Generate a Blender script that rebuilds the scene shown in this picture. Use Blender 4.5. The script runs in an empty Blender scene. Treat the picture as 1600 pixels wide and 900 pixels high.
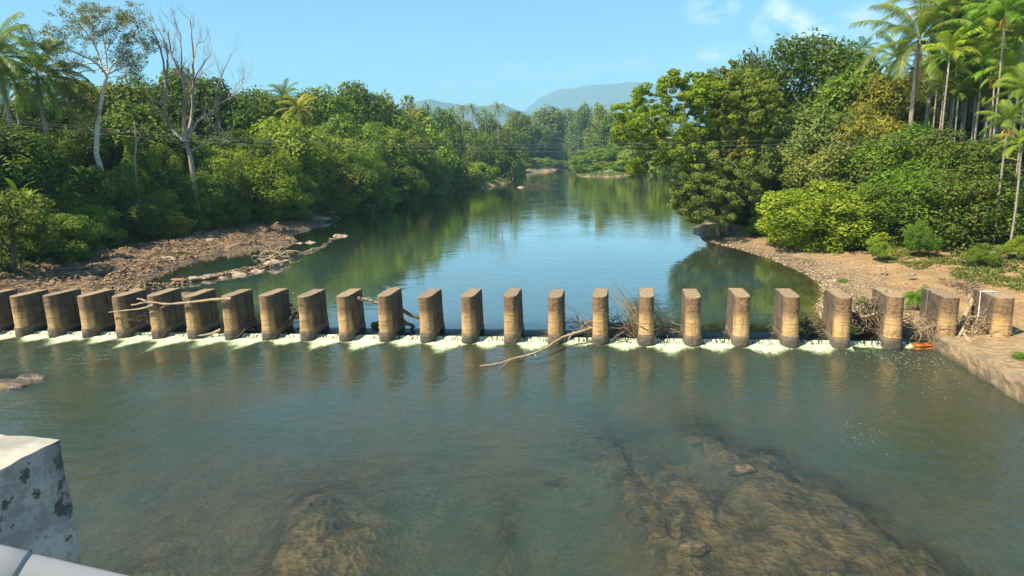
import bpy, math, random
import numpy as np
from mathutils import Vector, Matrix
R = math.radians
scene = bpy.context.scene
# ------------------------------------------------------------------ camera
CAM = np.array([44.42334, -37.04277, 11.22664])
CR = np.array([0.98586119, 0.16394456, -0.0346395])
CU = np.array([0.000690924, 0.20274491, 0.97923134])
CF = np.array([-0.16756264, 0.96541011, -0.19976507])
FPX = 999.84
cd = bpy.data.cameras.new('camera'); cam = bpy.data.objects.new('camera', cd)
scene.collection.objects.link(cam); scene.camera = cam
cam.matrix_world = Matrix(((CR[0], CU[0], -CF[0], CAM[0]), (CR[1], CU[1], -CF[1], CAM[1]), (CR[2], CU[2], -CF[2], CAM[2]), (0, 0, 0, 1)))
cd.sensor_width = 36; cd.lens = 36 * FPX / 1600; cd.clip_start = .05; cd.clip_end = 60000
# ------------------------------------------------------------------ light
SUN_AZ = R(-52)          # direction towards the sun, in the xy plane: from -y turned towards -x
SUN_EL = R(53)
sdir = Vector((math.sin(SUN_AZ) * math.cos(SUN_EL), -math.cos(SUN_AZ) * math.cos(SUN_EL), math.sin(SUN_EL)))
sl = bpy.data.lights.new('sun', 'SUN'); sl.energy = 5.0; sl.angle = R(.53); sl.color = (1, .88, .70)
so = bpy.data.objects.new('sun', sl); scene.collection.objects.link(so)
so.rotation_euler = sdir.to_track_quat('Z', 'Y').to_euler(); so.location = (0, -60, 80)
SKY_STRENGTH = .056
scene.view_settings.view_transform = 'Standard'; scene.view_settings.look = 'None'
scene.view_settings.gamma = 1; scene.view_settings.exposure = 1.36; scene.view_settings.use_curve_mapping = False
w = bpy.data.worlds.new('World'); scene.world = w; w.use_nodes = True
nt = w.node_tree; N = nt.nodes; L = nt.links; N.clear()
def wn(t, **k):
    n = N.new(t)
    for a, b in k.items(): setattr(n, a, b)
    return n
def wmath(op, a, b=None, c=None):
    n = wn('ShaderNodeMath', operation=op)
    for i, x in enumerate((a, b, c)):
        if x is None: continue
        if isinstance(x, (int, float)): n.inputs[i].default_value = x
        else: L.new(x, n.inputs[i])
    return n.outputs[0]
out = wn('ShaderNodeOutputWorld'); bg = wn('ShaderNodeBackground'); bg.inputs[1].default_value = SKY_STRENGTH
sky = wn('ShaderNodeTexSky', sky_type='NISHITA'); sky.sun_disc = False; sky.sun_elevation = SUN_EL
sky.sun_rotation = math.atan2(sdir.x, sdir.y); sky.air_density = 1.0; sky.dust_density = 1.0; sky.ozone_density = 1.6
tint = wn('ShaderNodeMix', data_type='RGBA', blend_type='MULTIPLY'); tint.inputs[0].default_value = 1
tint.inputs[7].default_value = (.66, 1.14, 1.40, 1)
L.new(sky.outputs[0], tint.inputs[6])
tc = wn('ShaderNodeTexCoord')
# small cumulus clouds: noise kept inside a few soft patches of the sky
def ray(u, v):
    d = CF * FPX + CR * (u - 800) + CU * (450 - v); return d / np.linalg.norm(d)
def patch(u, v, ru, rv, soft=1.):
    d = Vector(ray(u, v)); a = d.cross(Vector((0, 0, 1))).normalized(); b = a.cross(d).normalized()
    res = []
    for ax, rr in ((a, ru), (b, rv)):
        n = wn('ShaderNodeVectorMath', operation='DOT_PRODUCT'); L.new(tc.outputs['Generated'], n.inputs[0]); n.inputs[1].default_value = ax
        res.append(wmath('POWER', wmath('MULTIPLY', wmath('ABSOLUTE', wmath('SUBTRACT', n.outputs[1], d.dot(ax))), 1 / (rr / FPX)), 2.))
    n = wn('ShaderNodeVectorMath', operation='DOT_PRODUCT'); L.new(tc.outputs['Generated'], n.inputs[0]); n.inputs[1].default_value = d
    front = wmath('GREATER_THAN', n.outputs[1], .5)
    return wmath('MULTIPLY', wmath('MULTIPLY', wmath('MAXIMUM', wmath('SUBTRACT', 1., wmath('ADD', *res)), 0.), soft), front)
m = None
for a in ((1222, 40, 44, 30, 1.0), (1262, 50, 40, 18, 1.), (1215, 12, 26, 14, .7), (1112, 14, 42, 24, .5), (1120, 84, 34, 16, .6), (1330, 32, 40, 18, .35), (1375, 22, 50, 22, .55),
          (1500, 8, 60, 26, .95), (1420, 15, 60, 34, .6), (1300, 62, 150, 26, .25), (900, 118, 320, 30, .16), (560, 70, 300, 60, .05), (700, -260, 300, 60, .4), (1900, 60, 200, 60, .7), (-400, 30, 200, 30, .5)):
    q = patch(*a); m = q if m is None else wmath('MAXIMUM', m, q)
mp = wn('ShaderNodeMapping'); mp.inputs['Scale'].default_value = (1, 1, 1.9); L.new(tc.outputs['Generated'], mp.inputs[0])
nz = wn('ShaderNodeTexNoise'); nz.inputs['Scale'].default_value = 26; nz.inputs['Detail'].default_value = 7; nz.inputs['Roughness'].default_value = .55
L.new(mp.outputs[0], nz.inputs['Vector'])
cl = wmath('MULTIPLY', m, wmath('MULTIPLY_ADD', nz.outputs[0], 5.5, -1.95)); cl.node.use_clamp = True
cm = wn('ShaderNodeMix', data_type='RGBA'); L.new(wmath('MULTIPLY', cl, .85), cm.inputs[0]); L.new(tint.outputs[2], cm.inputs[6]); cm.inputs[7].default_value = (9.5, 9.8, 9.9, 1)
L.new(cm.outputs[2], bg.inputs[0]); L.new(bg.outputs[0], out.inputs[0])
scene.cycles.max_bounces = 6; scene.cycles.diffuse_bounces = 2; scene.cycles.transparent_max_bounces = 8; scene.cycles.volume_bounces = 0
# ------------------------------------------------------------------ helpers
def G(u, v, z=0.):
    d = CF * FPX + CR * (u - 800) + CU * (450 - v); t = (z - CAM[2]) / d[2]; return CAM + t * d
def P(u, v, D):
    d = CF * FPX + CR * (u - 800) + CU * (450 - v); return CAM + d * (D / math.hypot(d[0], d[1]))
def GY(u, v, y):
    d = CF * FPX + CR * (u - 800) + CU * (450 - v); return CAM + d * ((y - CAM[1]) / d[1])
def _h(ix, iy, s):
    v = np.sin(ix * 127.1 + iy * 311.7 + s * 74.7) * 43758.5453; return v - np.floor(v)
def vn(x, y, s=0):
    x = np.asarray(x, float); y = np.asarray(y, float); ix = np.floor(x); iy = np.floor(y); fx = x - ix; fy = y - iy
    fx = fx * fx * (3 - 2 * fx); fy = fy * fy * (3 - 2 * fy)
    return (_h(ix, iy, s) * (1 - fx) + _h(ix + 1, iy, s) * fx) * (1 - fy) + (_h(ix, iy + 1, s) * (1 - fx) + _h(ix + 1, iy + 1, s) * fx) * fy
def fbm(x, y, s=0, o=4):
    r = 0; a = .5
    for k in range(o): r = r + a * vn(x * 2 ** k, y * 2 ** k, s + k * 3.3); a *= .5
    return r / (1 - .5 ** o)
def ss(x): x = np.clip(x, 0, 1); return x * x * (3 - 2 * x)
def link(name, me, mat=None, parent=None):
    o = bpy.data.objects.new(name, me); scene.collection.objects.link(o)
    if mat is not None and me is not None and not me.materials: me.materials.append(mat)
    if parent: o.parent = parent
    return o
def tag(o, label=None, cat=None, group=None, kind=None):
    if label: o['label'] = label
    if cat: o['category'] = cat
    if group: o['group'] = group
    if kind: o['kind'] = kind
    return o
def empty(name, loc, rz=0, sc=(1, 1, 1)):
    o = bpy.data.objects.new(name, None); scene.collection.objects.link(o); o.location = loc; o.rotation_euler = (0, 0, rz); o.scale = sc; o.empty_display_size = .2
    return o
def fast(name, V, F, smooth=False, attrs=None):
    """V (n,3); F list of arrays (m,k)"""
    V = np.asarray(V, np.float32); F = [np.asarray(f, np.int32) for f in (F if isinstance(F, list) else [F]) if len(f)]
    me = bpy.data.meshes.new(name); me.vertices.add(len(V)); me.vertices.foreach_set('co', V.ravel())
    nl = sum(f.size for f in F); npz = sum(len(f) for f in F)
    me.loops.add(nl); me.polygons.add(npz)
    me.loops.foreach_set('vertex_index', np.concatenate([f.ravel() for f in F]))
    tot = np.concatenate([np.full(len(f), f.shape[1], np.int32) for f in F]); st = np.concatenate([[0], np.cumsum(tot)[:-1]]).astype(np.int32)
    me.polygons.foreach_set('loop_start', st); me.polygons.foreach_set('loop_total', tot)
    me.update(calc_edges=True); me.validate()
    if smooth: me.polygons.foreach_set('use_smooth', np.ones(len(me.polygons), bool))
    for k, a in (attrs or {}).items():
        at = me.attributes.new(k, 'FLOAT', 'POINT'); at.data.foreach_set('value', np.asarray(a, np.float32))
    return me
class Tubes:
    def __init__(s): s.V = []; s.F = []; s.T = []; s.n = 0
    def add(s, pts, rad, k=6, cap=True):
        pts = np.asarray(pts, float); n = len(pts)
        rad = np.broadcast_to(np.asarray(rad, float), (n,)) if np.ndim(rad) else np.full(n, rad)
        tg = np.gradient(pts, axis=0); tg /= np.linalg.norm(tg, axis=1)[:, None] + 1e-9
        a = np.array([0, 0, 1.]) if abs(tg[0][2]) < .9 else np.array([1., 0, 0])
        u = np.cross(tg, a); bad = np.linalg.norm(u, axis=1) < 1e-3; u[bad] = (1, 0, 0); u /= np.linalg.norm(u, axis=1)[:, None]
        v = np.cross(tg, u); th = np.arange(k) * 2 * math.pi / k
        ring = pts[:, None] + rad[:, None, None] * (np.cos(th)[None, :, None] * u[:, None] + np.sin(th)[None, :, None] * v[:, None])
        s.V.append(ring.reshape(-1, 3)); i = np.arange(n - 1)[:, None] * k; j = np.arange(k)[None]; j2 = (j + 1) % k
        s.F.append((np.stack([i + j, i + j2, i + k + j2, i + k + j], -1).reshape(-1, 4)) + s.n)
        if cap:
            for base, c in ((0, pts[0]), ((n - 1) * k, pts[-1])):
                s.V.append(c[None]); ci = s.n + n * k + (0 if base == 0 else 1)
                jj = np.arange(k); s.T.append(np.stack([np.full(k, ci), s.n + base + jj, s.n + base + (jj + 1) % k], -1))
            s.n += 2
        s.n += n * k
    def mesh(s, name, smooth=True): return fast(name, np.concatenate(s.V), [np.concatenate(s.F)] + ([np.concatenate(s.T)] if s.T else []), smooth)
def smooth_line(pts, n):
    pts = np.asarray(pts, float); t = np.linspace(0, len(pts) - 1, n); i = np.clip(np.floor(t).astype(int), 0, len(pts) - 2); f = (t - i)[:, None]
    p0 = pts[np.maximum(i - 1, 0)]; p1 = pts[i]; p2 = pts[i + 1]; p3 = pts[np.minimum(i + 2, len(pts) - 1)]
    return .5 * (2 * p1 + (p2 - p0) * f + (2 * p0 - 5 * p1 + 4 * p2 - p3) * f ** 2 + (3 * p1 - p0 - 3 * p2 + p3) * f ** 3)
# ------------------------------------------------------------------ materials
class MT:
    def __init__(s, name):
        s.m = bpy.data.materials.new(name); s.m.use_nodes = True; s.t = s.m.node_tree; s.t.nodes.clear(); s.out = s.n('ShaderNodeOutputMaterial')
    def n(s, t, ins=None, **k):
        x = s.t.nodes.new(t)
        for a, b in k.items(): setattr(x, a, b)
        for a, b in (ins or {}).items(): s.put(b, x.inputs[a])
        return x
    def put(s, v, sock):
        if hasattr(v, 'links'): s.t.links.new(v, sock)
        else: sock.default_value = v
    def math(s, op, a, b=0., c=0., clamp=False): return s.n('ShaderNodeMath', {0: a, 1: b, 2: c}, operation=op, use_clamp=clamp).outputs[0]
    def mix(s, f, a, b, bt='MIX'): return s.n('ShaderNodeMix', {0: f, 6: a, 7: b}, data_type='RGBA', blend_type=bt).outputs[2]
    def noise(s, scale, detail=4, rough=.55, vec=None, mscale=None, w=None):
        v = vec
        if v is None: v = s.n('ShaderNodeTexCoord').outputs['Object']
        if mscale: v = s.n('ShaderNodeMapping', {0: v, 'Scale': mscale}).outputs[0]
        return s.n('ShaderNodeTexNoise', {'Vector': v, 'Scale': scale, 'Detail': detail, 'Roughness': rough}).outputs[0]
    def ramp(s, f, a, b): return s.n('ShaderNodeMapRange', {0: f, 1: a, 2: b}, clamp=True, interpolation_type='SMOOTHSTEP').outputs[0]
    def attr(s, n): return s.n('ShaderNodeAttribute', attribute_name=n).outputs['Fac']
    def bump(s, h, st=.5, d=.1): return s.n('ShaderNodeBump', {'Height': h, 'Strength': st, 'Distance': d}).outputs[0]
    def bsdf(s, col, rough=.8, nrm=None, **k):
        ins = {'Base Color': col, 'Roughness': rough}
        if nrm is not None: ins['Normal'] = nrm
        ins.update(k); b = s.n('ShaderNodeBsdfPrincipled', ins); return b.outputs[0]
    def done(s, sh): s.t.links.new(sh, s.out.inputs[0]); return s.m
def C4(r, g, b): return (r, g, b, 1)
# leaves: colour of the plant from its object colour, small changes leaf by leaf
def leaf_mat(name, trans=.30, rough=.6):
    m = MT(name); col = m.n('ShaderNodeObjectInfo').outputs['Color']; t = m.attr('tint')
    dark = m.mix(1., col, C4(.62, .66, .62), 'MULTIPLY'); lite = m.mix(1., col, C4(1.5, 1.38, 1.1), 'MULTIPLY')
    c = m.mix(m.ramp(t, 0., 1.), dark, lite); c = m.mix(m.ramp(m.attr('dry'), .5, .9), c, C4(.20, .13, .04))
    a = m.bsdf(c, rough, **{'Specular IOR Level': .15}); b = m.n('ShaderNodeBsdfTranslucent', {0: m.mix(1., c, C4(1.3, 1.5, .5), 'MULTIPLY')}).outputs[0]
    return m.done(m.n('ShaderNodeMixShader', {0: trans, 1: a, 2: b}).outputs[0])
M_LEAF = leaf_mat('leaf'); M_PALM = leaf_mat('palm_leaf', .25, .38)
def bark_mat(name, c1, c2, sc=3.):
    m = MT(name); f = m.noise(sc, 5, .6, mscale=(3, 3, .8)); return m.done(m.bsdf(m.mix(m.ramp(f, .35, .65), c1, c2), .85, m.bump(f, .6, .05)))
M_BARK = bark_mat('bark', C4(.06, .045, .03), C4(.16, .125, .09)); M_PALE = bark_mat('pale_bark', C4(.40, .33, .24), C4(.74, .66, .54))
M_DEAD = bark_mat('dead_wood', C4(.16, .12, .09), C4(.38, .31, .24)); M_DRIFT = bark_mat('driftwood', C4(.17, .115, .06), C4(.42, .32, .19), 6)
M_DARKDRIFT = bark_mat('wet_driftwood', C4(.045, .034, .022), C4(.15, .11, .065), 6)
M_STEM = bark_mat('palm_stem', C4(.17, .13, .10), C4(.36, .31, .25), 4)
# ------------------------------------------------------------------ terrain shape
ZU = .42
main_px = [(285, 468), (240, 462), (207, 455), (218, 443), (262, 425), (302, 408), (350, 396), (420, 387), (468, 377), (452, 367), (505, 353), (520, 339), (575, 323), (632, 307),
           (612, 301), (650, 293), (692, 288), (722, 293.5), (764, 293), (798, 285), (790, 277), (800, 271.5), (868, 267), (874, 263.5), (884, 260.5), (893, 257.5)]
mainL = [G(u, v, ZU)[:2] for u, v in main_px]
right_px = [(899, 262), (896, 270), (906, 276), (960, 277), (1010, 271), (1046, 266)]
mainR = [G(u, v, ZU)[:2] for u, v in right_px] + [np.array((96, 250.)), np.array((88, 150.)), np.array((66, 95.))] + \
        [G(u, v, ZU)[:2] for u, v in [(1098, 347), (1081, 354), (1079, 365), (1106, 378), (1150, 389), (1202, 405), (1250, 425), (1276, 441), (1283, 460), (1272, 480), (1280, 497)]]
UP = np.array([(14.5, 2.)] + mainL + mainR + [(60.3, 2.)])
LOW = np.array([(-16, 2.), (60.6, 2.0), (61.75, .6), (61.75, -90), (-50, -90), (-30, -20)])
def sdf(x, y, poly):
    d = np.full(x.shape, 1e18); ins = np.zeros(x.shape, bool); n = len(poly)
    for i in range(n):
        a = poly[i]; b = poly[(i + 1) % n]; e = b - a; wx = x - a[0]; wy = y - a[1]
        t = np.clip((wx * e[0] + wy * e[1]) / (e @ e), 0, 1); d = np.minimum(d, (wx - e[0] * t) ** 2 + (wy - e[1] * t) ** 2)
        c = ((a[1] > y) != (b[1] > y)); xs = a[0] + (y - a[1]) / (b[1] - a[1] + 1e-12) * e[0]; ins ^= c & (x < xs)
    return np.where(ins, -1, 1) * np.sqrt(d)
def strip(x, y, px, z=ZU):
    pts = [G(u, v, z)[:2] for u, v in px]; d = np.full(x.shape, 1e9)
    for a, b in zip(pts[:-1], pts[1:]):
        e = b - a; wx = x - a[0]; wy = y - a[1]; t = np.clip((wx * e[0] + wy * e[1]) / (e @ e), 0, 1); d = np.minimum(d, np.hypot(wx - e[0] * t, wy - e[1] * t))
    return d
BED = [((46.9, -9.0), (51.5, -22.0), 1.3, .95), ((49.5, -12), (54, -23), 1.0, .7), ((43.0, -9.5), (47.0, -24), 1.1, .75), ((45, -12), (49, -24), 1.6, .8), ((33.5, -16), (35.8, -25), 1.3, .55), ((35.5, -17), (37.5, -25), 1.2, .5), ((40.6, -16), (41.6, -25), .5, .5),
       ((48.6, -14.8), (49.2, -15.3), .5, .5), ((29, -19), (33, -27), 1.2, .4)]
def terrain(x, y):
    x = np.asarray(x, float); y = np.asarray(y, float)
    low = y < 2.3
    du = sdf(x, y, UP); dl = sdf(x, y, LOW); d = np.where(low, dl, du)
    wob = (fbm(x * .35, y * .35, 5, 3) - .5) * 2.2 * np.clip(y / 25, 0.25, 1) * (d > -3)
    d = d + wob * ss((np.abs(d) + 1) / 6) * .8
    left = x < 36 - .07 * y
    n1 = fbm(x * .5, y * .5, 11, 4); n2 = fbm(x * .06, y * .06, 21, 3)
    swl = 13 - 10 * ss((y - 45) / 60); swl = np.where((y > 300), 3, swl)
    swr = 12 - 8 * ss((y - 40) / 40)
    zl = ZU + 1.3 * np.clip(d / swl, 0, 1) + 4.2 * ss((d - swl) / 15) + 4. * ss((d - swl - 8) / 22) + np.clip(d - swl - 14, 0, 200) * .02
    zr = ZU + .75 * np.clip(d / swr, 0, 1) + 3.0 * ss((d - swr) / 18) + 4.0 * ss((d - swr - 8) / 18) + np.clip(d - swr - 14, 0, 200) * .03
    zr2 = .82 + 3.6 * ss((x - 67) / 22)
    mixr = ss((9 - y) / 8) * (x > 58)
    zr = zr * (1 - mixr) + np.maximum(zr2, .82) * mixr
    land = np.where(left, zl, zr)
    land = land + 10 * ss((d - 70) / 80) * ss((y - 400) / 120)
    # ledges of rock on the left shelf
    ang = -x * .86 + y * .50 + 3 * n2 * 3
    led = ((ang * .34 + n1 * .9) % 1)
    shelf = left * ss(d / 1.) * (1 - ss((d - swl) / 5)) * ss((110 - y) / 50)
    land = land + shelf * ((np.round(led * 3) / 3 * .6 + led * .4 - .45) * .75 + (n1 - .5) * 1.0 + (fbm(x * 1.5, y * 1.5, 15, 3) - .5) * .5)
    land = land + (1 - shelf) * (n1 - .5) * .5 * ss(d / 2) * (1 - (mixr > .5) * .85)
    bed_u = ZU - .12 - 1.9 * ss(-d / 9) - .3 * (n1 - .5) * ss(-d)
    s1 = strip(x, y, [(150, 470), (232, 453), (300, 440), (350, 431), (400, 422), (448, 411)]); s2 = strip(x, y, [(400, 406), (462, 399), (500, 388), (530, 368)]); s3 = strip(x, y, [(815, 293), (850, 292)])
    s4 = strip(x, y, [(20, 480), (170, 468), (290, 462)])
    bump = .75 * np.exp(-(s1 / 1.0) ** 2) + .66 * np.exp(-(s2 / .7) ** 2) * (n1 > .42) + .6 * np.exp(-(s3 / 2.2) ** 2) + .8 * np.exp(-(s4 / 2.) ** 2)
    bed_u = np.maximum(bed_u, ZU - 1. + bump * 1.75 + (n1 - .5) * .9 * (bump > .1))
    bl = -2.0 + (n1 - .5) * .6
    sh = np.zeros(x.shape)
    for a, b, wd, hh in BED:
        a = np.array(a); b = np.array(b); e = b - a; wx = x - a[0]; wy = y - a[1]; t = np.clip((wx * e[0] + wy * e[1]) / (e @ e), 0, 1)
        q = np.hypot(wx - e[0] * t, wy - e[1] * t) * (1 + (fbm(x * .8, y * .35, 91, 3) - .5) * 1.4); sh = np.maximum(sh, np.exp(-(q / wd) ** 2) * hh * (.35 + .65 * ss(t * 1.6 + .1)))
    rg = 1 - np.abs(fbm((x * .95 + y * .3) * 1.0, (y * .95 - x * .3) * .38, 31, 5) - .5) * 3.2; rough = fbm(x * 2.3, y * 2.3, 37, 4) - .5
    bl = bl + 1.0 * ss((-7 - y) / 10) * (.4 + .6 * fbm(x * .16, y * .1, 93, 3) * 1.4) + sh * 1.5 + (sh > .03) * (rg * .35 + rough * .9) * np.clip(sh * 2, 0, 1)
    for rx, ry, rr, rh in ((48.7, -15., .42, -.1), (46.5, -19.95, .34, -.1), (49.95, -20.7, .45, -.06), (50.2, -21.3, .5, -.02), (9.9, -8.6, 1.6, .12), (11.2, -9., 1.1, .15), (44.3, -13.1, .3, -.12), (49.9, -13.4, .6, -.1), (42.2, -16.6, .3, -.12)):
        q = np.hypot((x - rx) * .9 + (y - ry) * .2, (y - ry) * 1.5); bl = np.maximum(bl, rh - (q / rr) ** 2 * .35 + (n1 - .5) * .15 + rough * .16)
    lim = np.where(bl > -.14, -.14 + .12 * np.tanh((bl + .14) * .6), bl); lim = np.minimum(lim, -.04); isrock = np.zeros(x.shape, bool)
    for rx, ry, rr in ((10.3, -8.7, 2.6),): isrock |= np.hypot(x - rx, y - ry) < rr
    bl = np.where(isrock, bl, lim)
    bed = np.where(low, bl, bed_u)
    h = np.where(d > 0, land, bed)
    k = ss((d + .6) / 1.2); up = ~low; h = np.where(up & (np.abs(d) < .6), bed_u * (1 - k) + land * k, h)
    return h, d, shelf, bump * (~low) * (d < 0), left
def TZ(x, y): return float(terrain(np.array([x]), np.array([y]))[0][0])
def axis(lo, hi, f0, f1, st, gr=1.07):
    a = list(np.arange(f0, f1, st)); s = st
    while a[-1] < hi: s *= gr; a.append(a[-1] + s)
    s = st
    while a[0] > lo: s *= gr; a.insert(0, a[0] - s)
    return np.array(a)
AX = axis(-9000, 9000, -32, 84, .36); AY = axis(-1500, 14000, -25, 66, .30, 1.06)
def grid_mesh(name, xs, ys, fn, smooth=True, keep=None, attrs=None):
    X, Y = np.meshgrid(xs, ys); Z = fn(X, Y); V = np.stack([X, Y, Z], -1).reshape(-1, 3); nx = len(xs); ny = len(ys)
    i = (np.arange(ny - 1)[:, None] * nx + np.arange(nx - 1)[None]).ravel(); F = np.stack([i, i + 1, i + nx + 1, i + nx], -1)
    if keep is not None: kk = keep(X, Y).ravel(); F = F[kk[F].any(1)]
    used = np.unique(F); rm = np.full(len(V), -1); rm[used] = np.arange(len(used))
    at = {k: v(X, Y).ravel()[used] for k, v in (attrs or {}).items()}
    return fast(name, V[used], rm[F], smooth, at)
X, Y = np.meshgrid(AX, AY)
TH, TD, TS, TB, TL = terrain(X, Y)
# far fields fall slowly so the plain does not rise for ever
sand = np.maximum(ss(1 - (TD - 1.5) / 5) * (TD > -.5) * (~TL), 0); sand = np.maximum(sand, (TD < 0) * (TB > .2) * .4)
sb = strip(X, Y, [(805, 268), (868, 264)]); sand = np.maximum(sand, (sb < 30) * 1. * (TD > -.3) * (Y > 330))
grassy = ss((TD - 13) / 8 + (fbm(X * .2, Y * .2, 77, 3) - .5) * 2.4)
grassy = np.where((Y > 140) & (sb > 30), np.clip(grassy + ss((TD - 1.5) / 3), 0, 1), grassy)
grassy = np.where((Y < 2.3) & (X > 61), ss((X - 71) / 8 + (fbm(X * .3, Y * .3, 79, 3) - .5) * 2), grassy)
grassy = np.where((Y > 300) & (sb > 30), np.clip(grassy + ss((TD - 2) / 5), 0, 1), grassy); rocky = np.maximum(TS, (TB > .2) * .9)
me = grid_mesh('ground', AX, AY, lambda a, b: TH, attrs={'sand': lambda a, b: sand, 'grassy': lambda a, b: grassy, 'rocky': lambda a, b: rocky, 'wet': lambda a, b: ss((ZU + .28 - TH) / .25) * (Y > 2.3) + (Y <= 2.3) * ss((.15 - TH) / .2) * (X < 61.6)})
def ground_mat():
    m = MT('river_ground'); co = m.n('ShaderNodeNewGeometry').outputs['Position']
    a = m.noise(.55, 6, .6, co); b = m.noise(5, 6, .65, co); vo = m.n('ShaderNodeTexVoronoi', {'Vector': co, 'Scale': 4.5}); peb = vo.outputs['Color']
    pv = m.n('ShaderNodeSeparateColor', {0: peb}).outputs[0]
    soil = m.mix(m.ramp(a, .3, .7), C4(.23, .135, .055), C4(.38, .25, .105)); soil = m.mix(m.ramp(b, .45, .7), soil, C4(.15, .085, .045))
    grav = m.mix(m.ramp(pv, .2, .9), C4(.19, .12, .06), C4(.35, .25, .135)); grav = m.mix(m.ramp(b, .35, .6), m.mix(.6, grav, C4(.22, .15, .08)), grav)
    rock = m.mix(m.ramp(b, .3, .7), C4(.075, .05, .03), C4(.27, .165, .075)); rock = m.mix(m.ramp(a, .42, .62), rock, m.mix(m.ramp(b, .4, .6), C4(.30, .175, .08), C4(.13, .08, .045)))
    v1 = m.n('ShaderNodeMapping', {0: co, 'Rotation': (0, 0, R(-60))}).outputs[0]; stra = m.noise(1.5, 6, .68, v1, (.28, 1.7, 1.7)); rock = m.mix(m.ramp(stra, .50, .58), rock, C4(.045, .03, .018))
    gr = m.mix(m.ramp(b, .3, .7), C4(.05, .09, .02), C4(.13, .17, .04)); gr = m.mix(m.ramp(a, .5, .66), gr, C4(.20, .15, .07))
    c = m.mix(m.math('MULTIPLY', m.attr('sand'), .85), soil, grav); c = m.mix(m.attr('rocky'), c, rock); c = m.mix(m.attr('grassy'), c, gr)
    under = m.mix(m.ramp(m.noise(1.1, 6, .65, co), .38, .62), C4(.055, .042, .024), C4(.155, .108, .060)); st = m.noise(1.6, 5, .7, co, (1, .32, 1)); under = m.mix(m.ramp(st, .50, .60), under, C4(.035, .026, .014)); under = m.mix(m.ramp(b, .54, .64), under, C4(.05, .04, .02))
    c = m.mix(m.attr('wet'), c, under)
    h = m.math('ADD', m.math('MULTIPLY', b, .6), m.math('ADD', m.math('MULTIPLY', vo.outputs['Distance'], .35), m.math('MULTIPLY', m.attr('rocky'), m.math('MULTIPLY', m.ramp(stra, .60, .48), .8))))
    ro = m.math('SUBTRACT', .92, m.math('MULTIPLY', m.attr('wet'), .45))
    return m.done(m.bsdf(c, ro, m.bump(h, .9, .22)))
tag(link('ground', me, ground_mat()), 'brown rocky river banks, gravel bar and river bed under the water', None, None, 'structure')
# ------------------------------------------------------------------ water
def water_mat(name, scale, dist, turb, tcol, mott, rough, refl):
    m = MT(name); co = m.n('ShaderNodeNewGeometry').outputs['Position']
    r1 = m.noise(scale, 3, .5, co, (1, 1.7, 1)); r2 = m.noise(scale * .28, 2, .5, co, (1, 1.6, 1)); r3 = m.noise(.11, 3, .6, co)
    h = m.math('ADD', m.math('MULTIPLY', r1, m.ramp(r3, .25, .7)), m.math('MULTIPLY', r2, 1.2))
    nr = m.bump(h, 1., dist)
    fr = m.n('ShaderNodeFresnel', {'IOR': 1.33, 'Normal': nr}).outputs[0]
    dep = m.attr('depth'); t = m.math('SUBTRACT', 1., m.math('POWER', 2.718, m.math('MULTIPLY', dep, -turb)), clamp=True); t = m.math('MULTIPLY', t, .97)
    big = m.noise(.13, 4, .6, co); c = m.mix(m.ramp(big, .35, .65), tcol, mott)
    body = m.n('ShaderNodeMixShader', {0: t, 1: m.n('ShaderNodeBsdfTransparent', {0: C4(.80, .84, .70)}).outputs[0], 2: m.n('ShaderNodeBsdfDiffuse', {0: c}).outputs[0]}).outputs[0]
    gl = m.n('ShaderNodeBsdfGlossy', {'Color': C4(1, 1, 1), 'Roughness': rough, 'Normal': nr}).outputs[0]
    return m.done(m.n('ShaderNodeMixShader', {0: m.math('MULTIPLY', fr, refl, clamp=True), 1: body, 2: gl}).outputs[0])
M_WU = water_mat('upper_water', 1.6, .012, 1.3, C4(.045, .072, .045), C4(.035, .085, .085), .02, 1.8)
M_WL = water_mat('lower_water', 3.6, .032, .80, C4(.052, .054, .030), C4(.034, .056, .038), .04, 1.05)
ux = AX[(AX > -120) & (AX < 260)]; uy = np.concatenate([[2.05], AY[(AY > 2.4) & (AY < 1400)]])
def keepU(x, y): h, d, *_ = terrain(x, y); return d < 4
def tslow(x, y): return terrain(x, np.maximum(y, 2.35))[0]
tag(link('upper_river_water', grid_mesh('upper_river_water', ux, uy, lambda x, y: np.full(x.shape, ZU), keep=keepU, attrs={'depth': lambda x, y: np.clip(ZU - tslow(x, y), 0, 5)}), M_WU), 'calm blue green river water held above the weir', None, None, 'structure')
lx = AX[(AX > -60) & (AX < 62.1)]; ly = AY[(AY > -120) & (AY < 1.2)]
tag(link('lower_river_water', grid_mesh('lower_river_water', lx, ly, lambda x, y: np.zeros(x.shape), attrs={'depth': lambda x, y: np.clip(-terrain(x, y)[0], 0, 5)}), M_WL), 'shallow murky green river water below the weir', None, None, 'structure')
# ------------------------------------------------------------------ weir sill
def prism_x(prof, x0, x1, nx, jit=0., seed=1):
    xs = np.linspace(x0, x1, nx); prof = np.array(prof); n = len(prof); V = []
    for i, x in enumerate(xs):
        q = prof.copy()
        if jit: q = q + (np.stack([vn(np.full(n, x * 1.3), np.arange(n) * 3.1, seed), vn(np.full(n, x * 1.7), np.arange(n) * 5.1, seed + 9)], -1) - .5) * jit
        V.append(np.column_stack([np.full(n, x), q]))
    V = np.concatenate(V); i = (np.arange(nx - 1)[:, None] * n + np.arange(n)[None]); i2 = np.arange(nx - 1)[:, None] * n + (np.arange(n) + 1)[None] % n
    F = np.stack([i, i2, i2 + n, i + n], -1).reshape(-1, 4); return V, [F]
m = MT('wet_weir_concrete'); f = m.noise(2.5, 5, .6); M_WEIR = m.done(m.bsdf(m.mix(m.ramp(f, .3, .7), C4(.02, .02, .018), C4(.06, .05, .038)), .35, m.bump(f, .5, .04)))
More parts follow.
